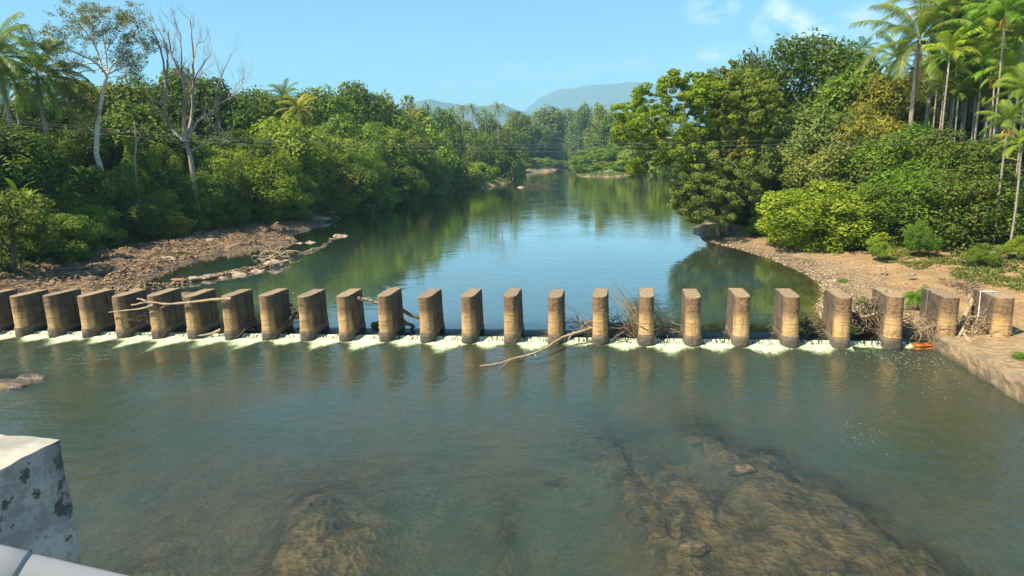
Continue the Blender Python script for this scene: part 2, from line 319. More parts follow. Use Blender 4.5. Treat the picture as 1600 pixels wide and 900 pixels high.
V, F = prism_x([(3.1, -2.2), (3.1, ZU - .06), (2.7, ZU - .02), (2.1, ZU - .03), (1.5, .33), (.95, .27), (.80, .18), (.74, -2.2)], -16, 61.5, 240, .03)
tag(link('weir_sill', fast('weir_sill', V, F)), 'long low dark wet concrete weir sill that carries the row of piers', 'weir').data.materials.append(M_WEIR)
m = MT('overflow_water'); co = m.n('ShaderNodeNewGeometry').outputs['Position']; f = m.noise(3, 4, .6, co, (3, .6, 1)); nr = m.bump(f, .8, .02)
fr = m.n('ShaderNodeFresnel', {'IOR': 1.33, 'Normal': nr}).outputs[0]
M_NAP = m.done(m.n('ShaderNodeMixShader', {0: m.math('MULTIPLY', fr, .9), 1: m.n('ShaderNodeBsdfTransparent', {0: C4(.8, .85, .85)}).outputs[0], 2: m.n('ShaderNodeBsdfGlossy', {'Roughness': .08, 'Normal': nr}).outputs[0]}).outputs[0])
V, _ = prism_x([(2.02, ZU), (1.7, .40), (1.4, .355), (1.0, .31), (.86, .26)], -16, 60.2, 200); n = 5
i = (np.arange(199)[:, None] * n + np.arange(4)[None]).ravel(); F = np.stack([i, i + 1, i + n + 1, i + n], -1)
tag(link('overflow_water', fast('overflow_water', V, F, True), M_NAP), 'thin sheet of clear water sliding over the weir sill', None, None, 'structure')
# whitewater: a falling lip, then lobes of foam between the piers
def foam_mesh():
    xs = np.arange(-14, 60.6, .09); ts = np.linspace(0, 1, 34); X, T = np.meshgrid(xs, ts)
    ph = (X / 2.7) % 1; bay = np.floor(X / 2.7); side = np.minimum(ph, 1 - ph) * 2.7    # distance to the nearer pier centre
    ln = (1.05 + 1.7 * ss((side - .15) / 1.2)) * (.75 + .5 * _h(bay, bay * 0, 3)) * (.8 + .4 * vn(X * 1.5, X * 0, 4))
    ln = ln * np.where(X < 22, 1.15, 1.); ln = np.where(X > 57.2, .5, ln); ln = np.where((X > 40) & (X < 43), ln * .5, ln)
    y = .86 - T * (ln + .5); fall = .27 * (1 - ss((.86 - y) / .38)); rough = fbm(X * 2.2, y * 1.6, 8, 4)
    z = .018 + fall + (.10 * np.exp(-((.42 - y) / .5) ** 2) + .05 * (1 - T)) * (rough * 1.6 - .2) * (y < .6)
    fade = (1 - ss((T - .25) / .75)); V = np.stack([X, y, np.maximum(z, .012)], -1).reshape(-1, 3)
    nx = len(xs); i = (np.arange(33)[:, None] * nx + np.arange(nx - 1)[None]).ravel(); F = np.stack([i, i + 1, i + nx + 1, i + nx], -1)
    return fast('white_foam', V, F, True, {'fade': fade.ravel(), 'lip': ss((y - .4) / .1).ravel()})
m = MT('white_foam'); co = m.n('ShaderNodeNewGeometry').outputs['Position']
f = m.noise(2.6, 6, .68, co, (1.5, .55, 1)); fd = m.attr('fade'); lip = m.attr('lip'); f2 = m.noise(9, 3, .6, co, (1.6, .2, .3))
al = m.ramp(m.math('ADD', fd, m.math('MULTIPLY', m.math('SUBTRACT', f, .5), 1.7)), .08, 1.15)
al = m.math('MULTIPLY', al, m.math('SUBTRACT', 1., m.math('MULTIPLY', lip, m.ramp(f2, .47, .6))))
cf = m.mix(m.ramp(fd, .15, .75), C4(.20, .28, .07), C4(.50, .56, .36))
M_FOAM = m.done(m.n('ShaderNodeMixShader', {0: al, 1: m.n('ShaderNodeBsdfTransparent').outputs[0], 2: m.bsdf(cf, .6, m.bump(f, .6, .08))}).outputs[0])
tag(link('white_foam', foam_mesh(), M_FOAM), 'white and pale green foam boiling below the weir between the piers', None, None, 'stuff')
rng = np.random.default_rng(5)
def flecks(name, spots, seed, label):
    rg = np.random.default_rng(seed); V = []; F = []
    for cx, cy, sx, sy, n, s0 in spots:
        for k in range(n):
            x = cx + rg.normal() * sx; y = cy + rg.normal() * sy
            if x > 61.3: continue
            s = s0 * rg.uniform(.4, 1.3); a = rg.uniform(0, 6.28); q = len(V); el = rg.uniform(.4, 1)
            for j in range(6): th = a + j * 1.047; r = s * rg.uniform(.6, 1.1); V.append((x + r * math.cos(th), y + r * el * math.sin(th), .012 + .006 * (j % 2)))
            F.append([q + j for j in range(6)])
    m = MT(name); M = m.done(m.bsdf(C4(.42, .41, .32), .5)); o = link(name, fast(name, V, np.array(F)), M); return tag(o, label, None, None, 'stuff')
flecks('foam_flecks', [(59.3, -1.4, 1.7, .8, 170, .036), (58.6, -4, 1.5, 1.7, 170, .028), (53.9, -11.6, .7, .8, 70, .020), (55, -9.5, 1.2, 1.2, 50, .018), (25, -3, 15, 1.5, 90, .024), (45, -12, 8, 5, 40, .014)], 4, 'small white flecks of foam drifting on the water below the weir')
# ------------------------------------------------------------------ piers
PL = 2.62; PH = 2.99
def pier_mat(name, foot=False, wet=1.):
    m = MT(name); tcn = m.n('ShaderNodeTexCoord'); ob = tcn.outputs['Object']; ps = m.n('ShaderNodeNewGeometry').outputs['Position']
    rnd = m.n('ShaderNodeObjectInfo').outputs['Random']; z = m.n('ShaderNodeSeparateXYZ', {0: ob}).outputs[2]
    a = m.noise(1.3, 6, .62, ps); b = m.noise(7, 6, .7, ps); st = m.noise(5, 4, .6, ps, (1, 1, .12)); v = m.noise(24, 3, .6, ps)
    lay = m.noise(3.2, 4, .6, ps, (.25, .25, 3.5))
    zz = m.math('ADD', z, m.math('MULTIPLY', m.math('SUBTRACT', a, .5), .55))
    if foot:
        c = m.mix(m.ramp(b, .3, .7), C4(.045, .04, .03), C4(.16, .125, .085)); c = m.mix(m.ramp(zz, .38, .8), c, C4(.26, .19, .11))
        c = m.mix(m.ramp(zz, .3, .02), c, C4(.03, .027, .02))
    else:
        c = m.mix(m.ramp(a, .3, .7), C4(.42, .25, .09), C4(.54, .36, .16)); c = m.mix(m.ramp(lay, .52, .72), c, C4(.22, .145, .075))
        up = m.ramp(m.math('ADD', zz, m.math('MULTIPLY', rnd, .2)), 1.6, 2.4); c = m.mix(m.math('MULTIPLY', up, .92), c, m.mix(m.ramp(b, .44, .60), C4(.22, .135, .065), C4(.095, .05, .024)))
        c = m.mix(m.math('MULTIPLY', m.ramp(st, .53, .7), .6), c, C4(.12, .085, .05))
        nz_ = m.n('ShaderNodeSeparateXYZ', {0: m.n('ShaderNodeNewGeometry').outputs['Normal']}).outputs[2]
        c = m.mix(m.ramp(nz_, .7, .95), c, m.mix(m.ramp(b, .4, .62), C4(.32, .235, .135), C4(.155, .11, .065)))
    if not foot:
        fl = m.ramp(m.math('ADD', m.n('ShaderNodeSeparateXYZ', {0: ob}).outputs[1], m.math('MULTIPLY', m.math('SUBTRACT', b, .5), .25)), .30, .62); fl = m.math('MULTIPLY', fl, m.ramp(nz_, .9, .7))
        c = m.mix(m.math('MULTIPLY', fl, .9), c, m.mix(m.ramp(a, .35, .65), C4(.05, .037, .024), C4(.125, .092, .055)))  # flanks are darker brown than the nose, deepened further as painted shade
    c = m.mix(1., c, m.mix(rnd, C4(.78, .78, .80), C4(1.12, 1.08, 1.02)), 'MULTIPLY')
    line = m.math('COMPARE', m.math('MODULO', m.math('ADD', z, m.math('MULTIPLY', a, .05)), .74), .70, .014)
    c = m.mix(m.math('MULTIPLY', line, .55), c, C4(.09, .065, .04)); c = m.mix(m.math('MULTIPLY', m.ramp(v, .58, .7), .5), c, C4(.10, .08, .055))
    h = m.math('ADD', m.math('ADD', b, m.math('MULTIPLY', v, .4)), m.math('MULTIPLY', lay, .8))
    return m.done(m.bsdf(c, .85, m.bump(m.math('SUBTRACT', h, line), .9, .06)))
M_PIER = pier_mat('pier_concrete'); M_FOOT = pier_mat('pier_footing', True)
m = MT('dark_iron'); f = m.noise(9, 4); M_IRON = m.done(m.bsdf(m.mix(f, C4(.02, .018, .016), C4(.10, .06, .035)), .6))
m = MT('lime_white'); f = m.noise(9, 4); M_LIME = m.done(m.bsdf(m.mix(f, C4(.45, .47, .47), C4(.75, .75, .72)), .8))
def outline(w, yf, yr, slots=True):
    h = w / 2; pts = []
    nz = 20
    for i in range(nz + 1):
        t = -1 + 2 * i / nz; a = t * math.pi / 2; pts.append((h * math.copysign(abs(math.sin(a)) ** .8, a), yf + .62 * (1 - abs(math.cos(a)) ** .8)))
    def side(sg):
        ys = list(np.arange(.8, 2.55, .16)); s = [(h * sg, y) for y in ys if not (slots and (1.66 < y < 1.9 or 2.2 < y < 2.36))]
        if slots:
            for y0, y1 in ((1.72, 1.84), (2.24, 2.31)): s += [(h * sg, y0), ((h - .09) * sg, y0 + .005), ((h - .09) * sg, y1 - .005), (h * sg, y1)]
        return sorted(s, key=lambda q: q[1])
    return pts + side(1) + [(h, yr - .05), (h - .05, yr)] + [(x * h * .8, yr) for x in (.6, 0, -.6)] + [(-h + .05, yr), (-h, yr - .05)] + side(-1)[::-1]
def loft(name, secs, seed, amp, mat, parent):
    n = len(secs[0][0]); V = []
    for k, (o, z) in enumerate(secs):
        o = np.array(o); cx = o.mean(0); d = o - cx; ln = np.linalg.norm(d, axis=1)[:, None]; i = np.arange(n)
        nn = (fbm(o[:, 0] * 2.2 + seed * 3.1 + o[:, 1], o[:, 1] * 1.1 + z * 2.4, seed, 4) - .5) * amp
        V.append(np.column_stack([o + d / ln * nn[:, None], np.full(n, z)]))
    V = np.concatenate(V); i = (np.arange(len(secs) - 1)[:, None] * n + np.arange(n)[None]); i2 = np.arange(len(secs) - 1)[:, None] * n + (np.arange(n) + 1)[None] % n
    F = [tuple(q) for q in np.stack([i, i2, i2 + n, i + n], -1).reshape(-1, 4)] + [tuple(range((len(secs) - 1) * n, len(secs) * n))]
    me = bpy.data.meshes.new(name); me.from_pydata([tuple(v) for v in V], [], F); me.update()
    return link(name, me, mat, parent)
words = {0: 'cut off by the left edge, first of the row', 1: 'second of the row from the left, before the shaded rock shelf', 2: 'third of the row from the left edge', 3: 'fourth of the row, just left of the pale forked branch',
 4: 'crossed by the tapering left end of the pale forked branch', 5: 'behind the fork of the pale branch, sixth from the left', 6: 'crossed by the thick right half of the pale branch', 7: 'touched by the right end of the pale forked branch',
 8: 'with a dark debris clump against its right side, ninth from the left', 9: 'just right of the dark debris clump, tenth from the left', 10: 'with a short splintered plank leaving its right side near the top', 11: 'between the splintered plank and the slanting dark beam',
 12: 'at the lower end of the slanting dark beam, thirteenth from the left', 13: 'fourteenth of the row, with open blue water on both sides', 14: 'just left of the long bent branch', 15: 'where the long bent branch crosses its foot',
 16: 'at the left end of the big twig tangle', 17: 'wrapped on both sides by the pale arching twigs', 18: 'at the right end of the twig tangle, before the green reflection', 19: 'twentieth of the row, standing in brown shaded water', 20: 'beside the waterline of the gravel bar, twenty first of the row',
 21: 'in front of the gravel bar with a root heap on its right', 22: 'last in the river, left of the bright green shrub'}
for i in range(0, 25):
    top = PH + .035 * math.sin(i * 4.1); base = -.9 if i < 23 else .3
    t = empty('weir_pier', (i * 2.7, 0, 0)); t.rotation_euler = (R(.5 * math.sin(i * 5.3)), R(.6 * math.sin(i * 3.1)), R(1.2 * math.sin(i * 7.7)))
    if i == 23: lab = 'grey brown concrete pier standing on the bank with a black iron strip in its slot'
    elif i == 24: lab = 'broad grey concrete pier at the right end with a whitish line down its slot'
    else: lab = 'concrete weir pier ' + words[i]
    tag(t, lab, 'pier', 'concrete piers standing in a row across the weir')
    if i < 23:
        z0 = .70 + .04 * math.sin(i * 2.3)
        loft('footing', [(outline(.96 + .05 * s, -.02 - .03 * s, PL + .03, False), z) for z, s in ((-.9, 1), (-.3, 1), (0, .9), (.2, .7), (.4, .5), (.55, .4), (z0 - .03, .3), (z0, .1))], i + 50, .10, M_FOOT, t)
    else: z0 = .3
    zs = [z0 - .02] + list(np.arange(z0 + .15, top - .1, .17)) + [top - .05, top]
    secs = []
    for z in zs:
        wd = .93 - .05 * (z / PH); s = 0 if z < top - .02 else .025
        secs.append(([(x * (1 - s * 1.6), y + (s if y < 1 else -s)) for x, y in outline(wd, .02 + .02 * z / PH, PL)], z))
    if i >= 23: secs = [([(x * 1.06, y) for x, y in o], z) for o, z in secs]
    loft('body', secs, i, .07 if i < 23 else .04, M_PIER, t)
    if i == 23:
        tb = Tubes(); tb.add([(-.50, 1.78, .7), (-.50, 1.78, 3.05)], .05, 6); link('gate_strip', tb.mesh('gate_strip'), M_IRON, t)
    if i == 24:
        tb = Tubes(); tb.add([(-.485, 1.78, 1.5), (-.49, 1.76, 2.98), (-.3, 1.6, 3.01), (.3, 1.55, 3.01)], .028, 5); link('lime_streak', tb.mesh('lime_streak'), M_LIME, t)
# ------------------------------------------------------------------ concrete apron on the right
def wobbly_box(name, x0, x1, y0, y1, z0, z1, st, amp, seed, mat, parent=None):
    import bmesh
    bm = bmesh.new(); nx = max(1, int((x1 - x0) / st)); ny = max(1, int((y1 - y0) / st)); nz = max(1, int((z1 - z0) / st))
    bmesh.ops.create_cube(bm, size=1)
    for v in bm.verts: v.co = Vector((x0 if v.co.x < 0 else x1, y0 if v.co.y < 0 else y1, z0 if v.co.z < 0 else z1))
    for ax, c in ((0, nx), (1, ny), (2, nz)):
        lo = (x0, y0, z0)[ax]; hi = (x1, y1, z1)[ax]
        for k in range(1, c):
            no = Vector((0, 0, 0)); no[ax] = 1; co = Vector((0, 0, 0)); co[ax] = lo + (hi - lo) * k / c
            bmesh.ops.bisect_plane(bm, geom=bm.verts[:] + bm.edges[:] + bm.faces[:], plane_co=co, plane_no=no)
    from mathutils import noise as mn
    for v in bm.verts:
        q = v.co * 1.3 + Vector((seed, seed * 2, 0)); v.co += Vector((mn.noise(q), mn.noise(q + Vector((9, 2, 1))), mn.noise(q + Vector((3, 7, 5))))) * amp
        q = v.co * 4.5 + Vector((seed, seed * 2, 0)); v.co += Vector((mn.noise(q), mn.noise(q + Vector((9, 2, 1))), mn.noise(q + Vector((3, 7, 5))))) * amp * .4
    me = bpy.data.meshes.new(name); bm.to_mesh(me); bm.free(); return link(name, me, mat, parent)
m = MT('apron_concrete'); ps = m.n('ShaderNodeNewGeometry').outputs['Position']; a = m.noise(.9, 6, .6, ps); b = m.noise(6, 5, .7, ps)
c = m.mix(m.ramp(a, .35, .65), C4(.27, .19, .10), C4(.16, .12, .075)); c = m.mix(m.ramp(b, .55, .68), c, C4(.12, .09, .06))
z = m.n('ShaderNodeSeparateXYZ', {0: ps}).outputs[2]; c = m.mix(m.ramp(m.math('ADD', z, m.math('MULTIPLY', b, .4)), .55, .1), c, C4(.07, .065, .045)); M_APRON = m.done(m.bsdf(c, .88, m.bump(b, .8, .08)))
wobbly_box('retaining_wall', 61.55, 62.5, -16, 2.8, -1.6, .80, .22, .16, 3, M_APRON)
tag(bpy.data.objects['retaining_wall'], 'low crumbling concrete retaining wall along the right bank below the weir', 'wall')
m = MT('orange_slime'); f = m.noise(7, 4); M_SLIME = m.done(m.bsdf(m.mix(m.ramp(f, .3, .7), C4(.18, .05, .010), C4(.46, .17, .025)), .45, m.bump(f, .8, .05)))
# ------------------------------------------------------------------ rocks
def rock_mesh(seed, fl=.5):
    import bmesh
    from mathutils import noise as mn
    bm = bmesh.new(); bmesh.ops.create_icosphere(bm, subdivisions=3, radius=1)
    for v in bm.verts:
        d = v.co.normalized(); k = 1 + .45 * mn.noise(d * 1.3 + Vector((seed * 7.1, 0, 0))) + .18 * mn.noise(d * 4 + Vector((0, seed * 3., 0)))
        v.co = d * k; v.co.z = max(v.co.z, -.5) * fl
    me = bpy.data.meshes.new('rock'); bm.to_mesh(me); bm.free(); return me
m = MT('rock'); ps = m.n('ShaderNodeNewGeometry').outputs['Position']; a = m.noise(1.6, 6, .6, ps, (1, 1, 3)); b = m.noise(8, 5, .7, ps)
c = m.mix(m.ramp(a, .35, .65), C4(.15, .11, .08), C4(.40, .31, .21)); c = m.mix(m.ramp(b, .55, .7), c, C4(.09, .07, .05)); M_ROCK = m.done(m.bsdf(c, .88, m.bump(b, .9, .08)))
m = MT('wet_rock'); ps = m.n('ShaderNodeNewGeometry').outputs['Position']; b = m.noise(8, 5, .7, ps); M_WROCK = m.done(m.bsdf(m.mix(m.ramp(b, .4, .62), C4(.12, .08, .042), C4(.03, .026, .018)), .45, m.bump(b, .9, .06)))
RM = [rock_mesh(s, .35 + .12 * (s % 4)) for s in range(8)]
for q in RM: q.materials.append(M_ROCK)
rrng = random.Random(3)
def rock(u, v, wpx, label, z=ZU, mat=None, asp=.6, group=None, lift=0.):
    p = G(u, v, z)
    if mat is None: p[2] = max(TZ(p[0], p[1]), z - .15)
    s = wpx / FPX * np.linalg.norm(p - CAM) / 2
    o = link('rock', rrng.choice(RM)); o.location = (p[0], p[1], p[2] + lift); o.scale = (s, s * asp, s * .6); o.rotation_euler = (0, 0, rrng.uniform(-.5, .5))
    if mat: o.data = o.data.copy(); o.data.materials.clear(); o.data.materials.append(mat)
    return tag(o, label, 'rock', group)
rock(532, 369, 22, 'pale boulder at the tip of the pebble string in the river'); rock(517, 373, 12, 'small pale stone beside the boulder at the tip of the pebble string'); rock(484, 379, 18, 'pale flat stone at the point of the left rock shelf'); rock(468, 380, 16, 'rounded brown rock next to the pale flat stone on the left shelf')
rock(400, 424, 26, 'grey boulder in the middle of the narrow rock spit'); rock(372, 429, 30, 'largest brown boulder on the rock spit behind the piers'); rock(348, 434, 18, 'small rock left of the largest boulder on the spit'); rock(428, 416, 30, 'long low grey rock near the far end of the spit'); rock(446, 411, 14, 'last small rock at the far tip of the spit')
rock(325, 436, 22, 'dark rock on the spit above the forked branch'); rock(302, 440, 20, 'tan stone on the spit near the orange patch'); rock(1303, 440, 16, 'upright pale stone by the edge of the gravel bar'); rock(1316, 441, 14, 'small tan stone right of the upright stone on the gravel bar')
rock(500, 342, 34, 'low sunlit slab of rock at the narrow part of the left shelf', 1.0); rock(310, 358, 26, 'sunlit slab high on the left rock shelf', 1.9); rock(330, 378, 26, 'broken ledge rock in the middle of the left shelf', 1.2); rock(260, 405, 30, 'ledge rock near the creek end on the left shelf', .9)
rock(700, 284, 24, 'pale rock at the foot of the left bank beyond the first bend', .6); rock(735, 287, 22, 'flat pale rock at the waterline below bright green shrubs on left', .5); rock(782, 286, 10, 'small pale rock off the left point far upstream', .4)
rock(813, 293, 12, 'pale rock in mid river beside the snag island', .4)
rock(1425, 426, 12, 'small pale stone on the sandy right bank behind the piers', 1.4)
rock(12, 602, 60, 'pinkish brown layered rock breaking the water at the left edge', -.12, M_WROCK, .55); rock(45, 598, 50, 'flat dark rock awash beside the layered rock at the left edge', -.22, M_WROCK, .6)
rock(1160, 735, 36, 'dark jagged rock just breaking the shallow water on the right', -.10, M_WROCK); rock(1085, 857, 50, 'rounded brown rock awash near the bottom of the picture', -.11, M_WROCK, .5); rock(1285, 884, 66, 'orange brown rock breaking the water at the bottom right', -.16, M_WROCK, .8)
rock(1295, 790, 34, 'submerged brown boulder near the right shallows', -.3, M_WROCK)
rock(893, 757, 26, 'small lone boulder under the shallow water near bottom centre', -.22, M_WROCK)
o = rock(1438, 538, 52, 'bright orange slimy rock at the foot of the last river pier', .05, M_SLIME, .6); o.scale = (1.15, .75, .42)
o = rock(278, 437, 26, 'orange stained rock patch on the spit behind the forked branch', ZU + .02, M_SLIME, .5); o.scale = (.7, .35, .2)
# loose pebbles
def pebbles(name, n, fn, seed, smin, smax, col1, col2, label):
    rg = np.random.default_rng(seed); pts = fn(rg, n); h = terrain(pts[:, 0], pts[:, 1])[0]; ok = (h > ZU - .25); pts = pts[ok]; h = h[ok]; n = len(pts)
    base = np.array([(1, 0, 0), (0, 1, 0), (-1, 0, 0), (0, -1, 0), (0, 0, 1), (0, 0, -1)], float); fc = np.array([(0, 1, 4), (1, 2, 4), (2, 3, 4), (3, 0, 4), (1, 0, 5), (2, 1, 5), (3, 2, 5), (0, 3, 5)])
    s = rg.uniform(smin, smax, n) ** 1.; a = rg.uniform(0, 6.28, n); B = base[None] * rg.uniform(.6, 1.2, (n, 6, 3)); B[..., 2] *= .6
    X_ = B[..., 0] * np.cos(a)[:, None] - B[..., 1] * np.sin(a)[:, None]; Y_ = B[..., 0] * np.sin(a)[:, None] + B[..., 1] * np.cos(a)[:, None]
    V = np.stack([X_ * s[:, None] + pts[:, :1], Y_ * s[:, None] + pts[:, 1:2], B[..., 2] * s[:, None] + h[:, None] + s[:, None] * .2], -1).reshape(-1, 3)
    F = (fc[None] + np.arange(n)[:, None, None] * 6).reshape(-1, 3); t = np.repeat(rg.random(n), 6)
    m = MT(name); M = m.done(m.bsdf(m.mix(m.attr('tint'), col1, col2), .85)); return tag(link(name, fast(name, V, F, False, {'tint': t}), M), label, None, None, 'stuff')
def bar_pts(rg, n):
    L_ = np.array([G(u, v, ZU)[:2] for u, v in [(1106, 376), (1150, 387), (1202, 402), (1250, 422), (1276, 439), (1284, 460), (1276, 482), (1282, 500)]])
    k = rg.integers(0, len(L_) - 1, n); t = rg.random(n)[:, None]; p = L_[k] * (1 - t) + L_[k + 1] * t; p[:, 0] += np.abs(rg.normal(0, 2.8, n)) - .3; p[:, 1] += rg.normal(0, .8, n); return p
pebbles('gravel', 7000, bar_pts, 3, .03, .12, C4(.16, .10, .05), C4(.38, .29, .18), 'loose pale gravel on the right bank bar')
def shelf_pts(rg, n):
    L_ = np.array([G(u, v, ZU)[:2] for u, v in [(60, 462), (205, 452), (218, 440), (262, 424), (302, 406), (350, 394), (420, 385), (468, 375), (452, 366), (505, 351), (520, 337)]])
    k = rg.integers(0, len(L_) - 1, n); t = rg.random(n)[:, None]; p = L_[k] * (1 - t) + L_[k + 1] * t; a = np.abs(rg.normal(0, 6, n)); p[:, 0] -= a * .75; p[:, 1] += a * .5 + rg.normal(0, 1.5, n)
    S_ = np.array([G(u, v, ZU)[:2] for u, v in [(150, 468), (232, 452), (300, 440), (350, 431), (400, 422), (448, 411)]]); m2 = n // 3; k = rg.integers(0, 5, m2); t = rg.random(m2)[:, None]
    p[:m2] = S_[k] * (1 - t) + S_[k + 1] * t + rg.normal(0, .5, (m2, 2)); return p
pebbles('broken_stones', 2600, shelf_pts, 7, .05, .24, C4(.11, .07, .04), C4(.36, .235, .12), 'broken stones strewn over the rock shelf on the left bank')
# ------------------------------------------------------------------ vegetation builders
def unit(v): return v / (np.linalg.norm(v, axis=-1, keepdims=True) + 1e-9)
def leaves(clumps, per, size, rg, flat=.75, out=.9, dry=0., droop=0., wid=.5, hollow=.62):
    cl = np.asarray(clumps, float); n = len(cl); per_i = np.maximum(8, (per * (cl[:, 3] / cl[:, 3].mean()) ** 1.6).astype(int)); idx = np.repeat(np.arange(n), per_i); N_ = len(idx)
    d = unit(rg.normal(size=(N_, 3))); r = cl[idx, 3] * (hollow + (1 - hollow) * rg.random(N_) ** .6) * (.8 + .45 * vn(d[:, 0] * 2.3 + idx * 5.1, d[:, 1] * 2.3 + d[:, 2] * 2, 5))
    p = cl[idx, :3] + d * r[:, None] * np.array([1, 1, flat])
    nr = unit(d * out + rg.normal(size=(N_, 3)) * .55 + np.array([0, 0, .45])); t = unit(np.cross(nr, rg.normal(size=(N_, 3)))); t[:, 2] -= droop; t = unit(t); b = np.cross(nr, t)
    s = size * rg.uniform(.6, 1.35, N_)[:, None]
    V = np.stack([p - t * s, p + b * s * wid - nr * s * .12, p + t * s, p - b * s * wid - nr * s * .12], 1).reshape(-1, 3)
    F = np.arange(N_ * 4).reshape(-1, 4); ct = rg.random(n)[idx] * .55 + rg.random(N_) * .45; dr = (rg.random(N_) < dry) * (.5 + .5 * rg.random(N_))
    return V, F, np.repeat(ct, 4), np.repeat(dr, 4)
def crown_clumps(rg, n, zc, rz, cr, inner=.25, low=-.7, lobes=1.6):
    out_ = []; s = rg.random() * 50
    while len(out_) < n:
        d = unit(rg.normal(size=3))
        if d[2] < low: continue
        k = .62 + .5 * float(vn(d[0] * lobes + s, d[1] * lobes + d[2] * lobes * 1.3 + s, 3)); rr = cr * rg.uniform(.65, 1.25)
        q = (k - rr * .8) if rg.random() > inner else k * rg.uniform(.2, .7)
        out_.append((d[0] * q * .5 * 1.15, d[1] * q * .5 * 1.15, zc + d[2] * q * rz * 1.15, rr * .5))
    return np.array(out_)
def unit_tree(kind, seed):
    rg = np.random.default_rng(seed); tb = Tubes()
    if kind == 'dome': cl = crown_clumps(rg, 80, .55, .46, .30, .2); per, size, fl = 260, .019, 1.0
    elif kind == 'big': cl = crown_clumps(rg, 130, .55, .46, .24, .2); per, size, fl = 260, .0135, 1.0
    elif kind == 'tall': cl = crown_clumps(rg, 70, .62, .40, .30, .3); per, size, fl = 200, .020, .8
    elif kind == 'loose': cl = crown_clumps(rg, 60, .58, .42, .26, .35, -.6, 2.4); per, size, fl = 170, .020, .7
    elif kind == 'feathery': cl = crown_clumps(rg, 60, .5, .5, .28, .3); per, size, fl = 230, .022, .8
    elif kind == 'far': cl = crown_clumps(rg, 64, .48, .54, .32, .2, -.98, 1.8); per, size, fl = 110, .030, .9
    elif kind == 'shrub': cl = crown_clumps(rg, 120, .42, .58, .25, .2, -.98, 2.2); per, size, fl = 230, .0165, .9
    else: cl = crown_clumps(rg, 48, .42, .58, .38, .25, -.98); per, size, fl = 230, .030, 1.0
    cl[:, 2] = np.maximum(cl[:, 2], .04)
    V, F, t, d = leaves(cl, per, size, rg, fl, .9, .03 if kind != 'loose' else .12, 0, .55 if kind != 'feathery' else .3)
    zm = np.percentile(V[:, 2], 99.6); V[:, 2] /= zm; rm_ = np.percentile(np.hypot(V[:, 0], V[:, 1]), 98) * 2; V[:, :2] *= min(1.15, 1.04 / rm_) if kind != 'x' else 1; cl[:, 2] /= zm
    crown = fast('crown', V, F, False, {'tint': t, 'dry': d})
    lean = rg.normal(0, .02, 2); top = np.array([lean[0], lean[1], .6]); trunkpts = smooth_line([(0, 0, -.04), (lean[0] * .3, lean[1] * .3, .18), (lean[0], lean[1], .42), top], 8)
    if kind in ('bush', 'shrub'):
        for k in range(6): a = k * 1.05 + rg.random(); q = cl[rg.integers(len(cl))]; tb.add(smooth_line([(0.03 * math.cos(a), .03 * math.sin(a), -.05), (q[0] * .5, q[1] * .5, q[2] * .6), q[:3]], 5), [.018, .015, .011, .008, .004], 5)
    else:
        tb.add(trunkpts, np.linspace(.032, .012, 8), 7)
        for k in range(11):
            q = cl[rg.integers(len(cl))]; i = rg.integers(3, 7); tb.add(smooth_line([trunkpts[i], trunkpts[i] * .5 + q[:3] * .5 + np.array([0, 0, .02]), q[:3]], 5), [.014, .011, .009, .006, .003], 5)
    tr = tb.mesh('trunk'); crown.materials.append(M_LEAF); tr.materials.append(M_BARK); return crown, tr
PROTO = {k: [unit_tree(k, 100 + 17 * i + hash_) for i in range(nv)] for k, nv, hash_ in (('dome', 4, 1), ('big', 2, 5), ('tall', 3, 2), ('loose', 3, 3), ('feathery', 2, 4), ('bush', 4, 6), ('far', 4, 7), ('shrub', 4, 8))}
trng = random.Random(11)
GREENS = {'dk': (0.088, 0.130, 0.020), 'md': (0.120, 0.176, 0.022), 'lt': (0.174, 0.234, 0.026), 'lime': (0.165, 0.235, 0.022), 'olive': (0.180, 0.186, 0.031), 'gg': (0.132, 0.172, 0.044), 'rust': (0.165, 0.205, 0.036), 'br': (0.098, 0.201, 0.021), 'yel': (0.212, 0.204, 0.025)}
def plant(u, vt, D, wpx, kind, col, label, cat='tree', group=None, hmin=2., name=None, asp=1., zb=None):
    """a tree or bush whose top stands at the given distance; its foot is on the terrain"""
    T = P(u, vt, D); gz = TZ(T[0], T[1]) if zb is None else zb; H = max(hmin, T[2] - gz) / .97; W = wpx / FPX * D * 1.08
    if u < 700: W *= (.88 if D < 119 else 1.12)
    pk = 'far' if D > 225 else ('shrub' if kind == 'bush' and W > 6.5 else kind)
    cr, tr = trng.choice(PROTO[pk]); nm = name or ('bush' if kind == 'bush' else 'leafy_tree')
    e = empty(nm, (T[0], T[1], gz - .1), trng.uniform(0, 6.28), (W, W * asp, H))
    c = link('crown' if kind != 'bush' else 'foliage', cr, None, e); t = link('trunk' if kind != 'bush' else 'stems', tr, None, e)
    g = GREENS[col]; j = trng.uniform(.85, 1.18); c.color = (g[0] * j * trng.uniform(.9, 1.12), g[1] * j, g[2] * j, 1)
    tag(e, label, 'bush' if kind == 'bush' and cat == 'tree' else cat, group); return e
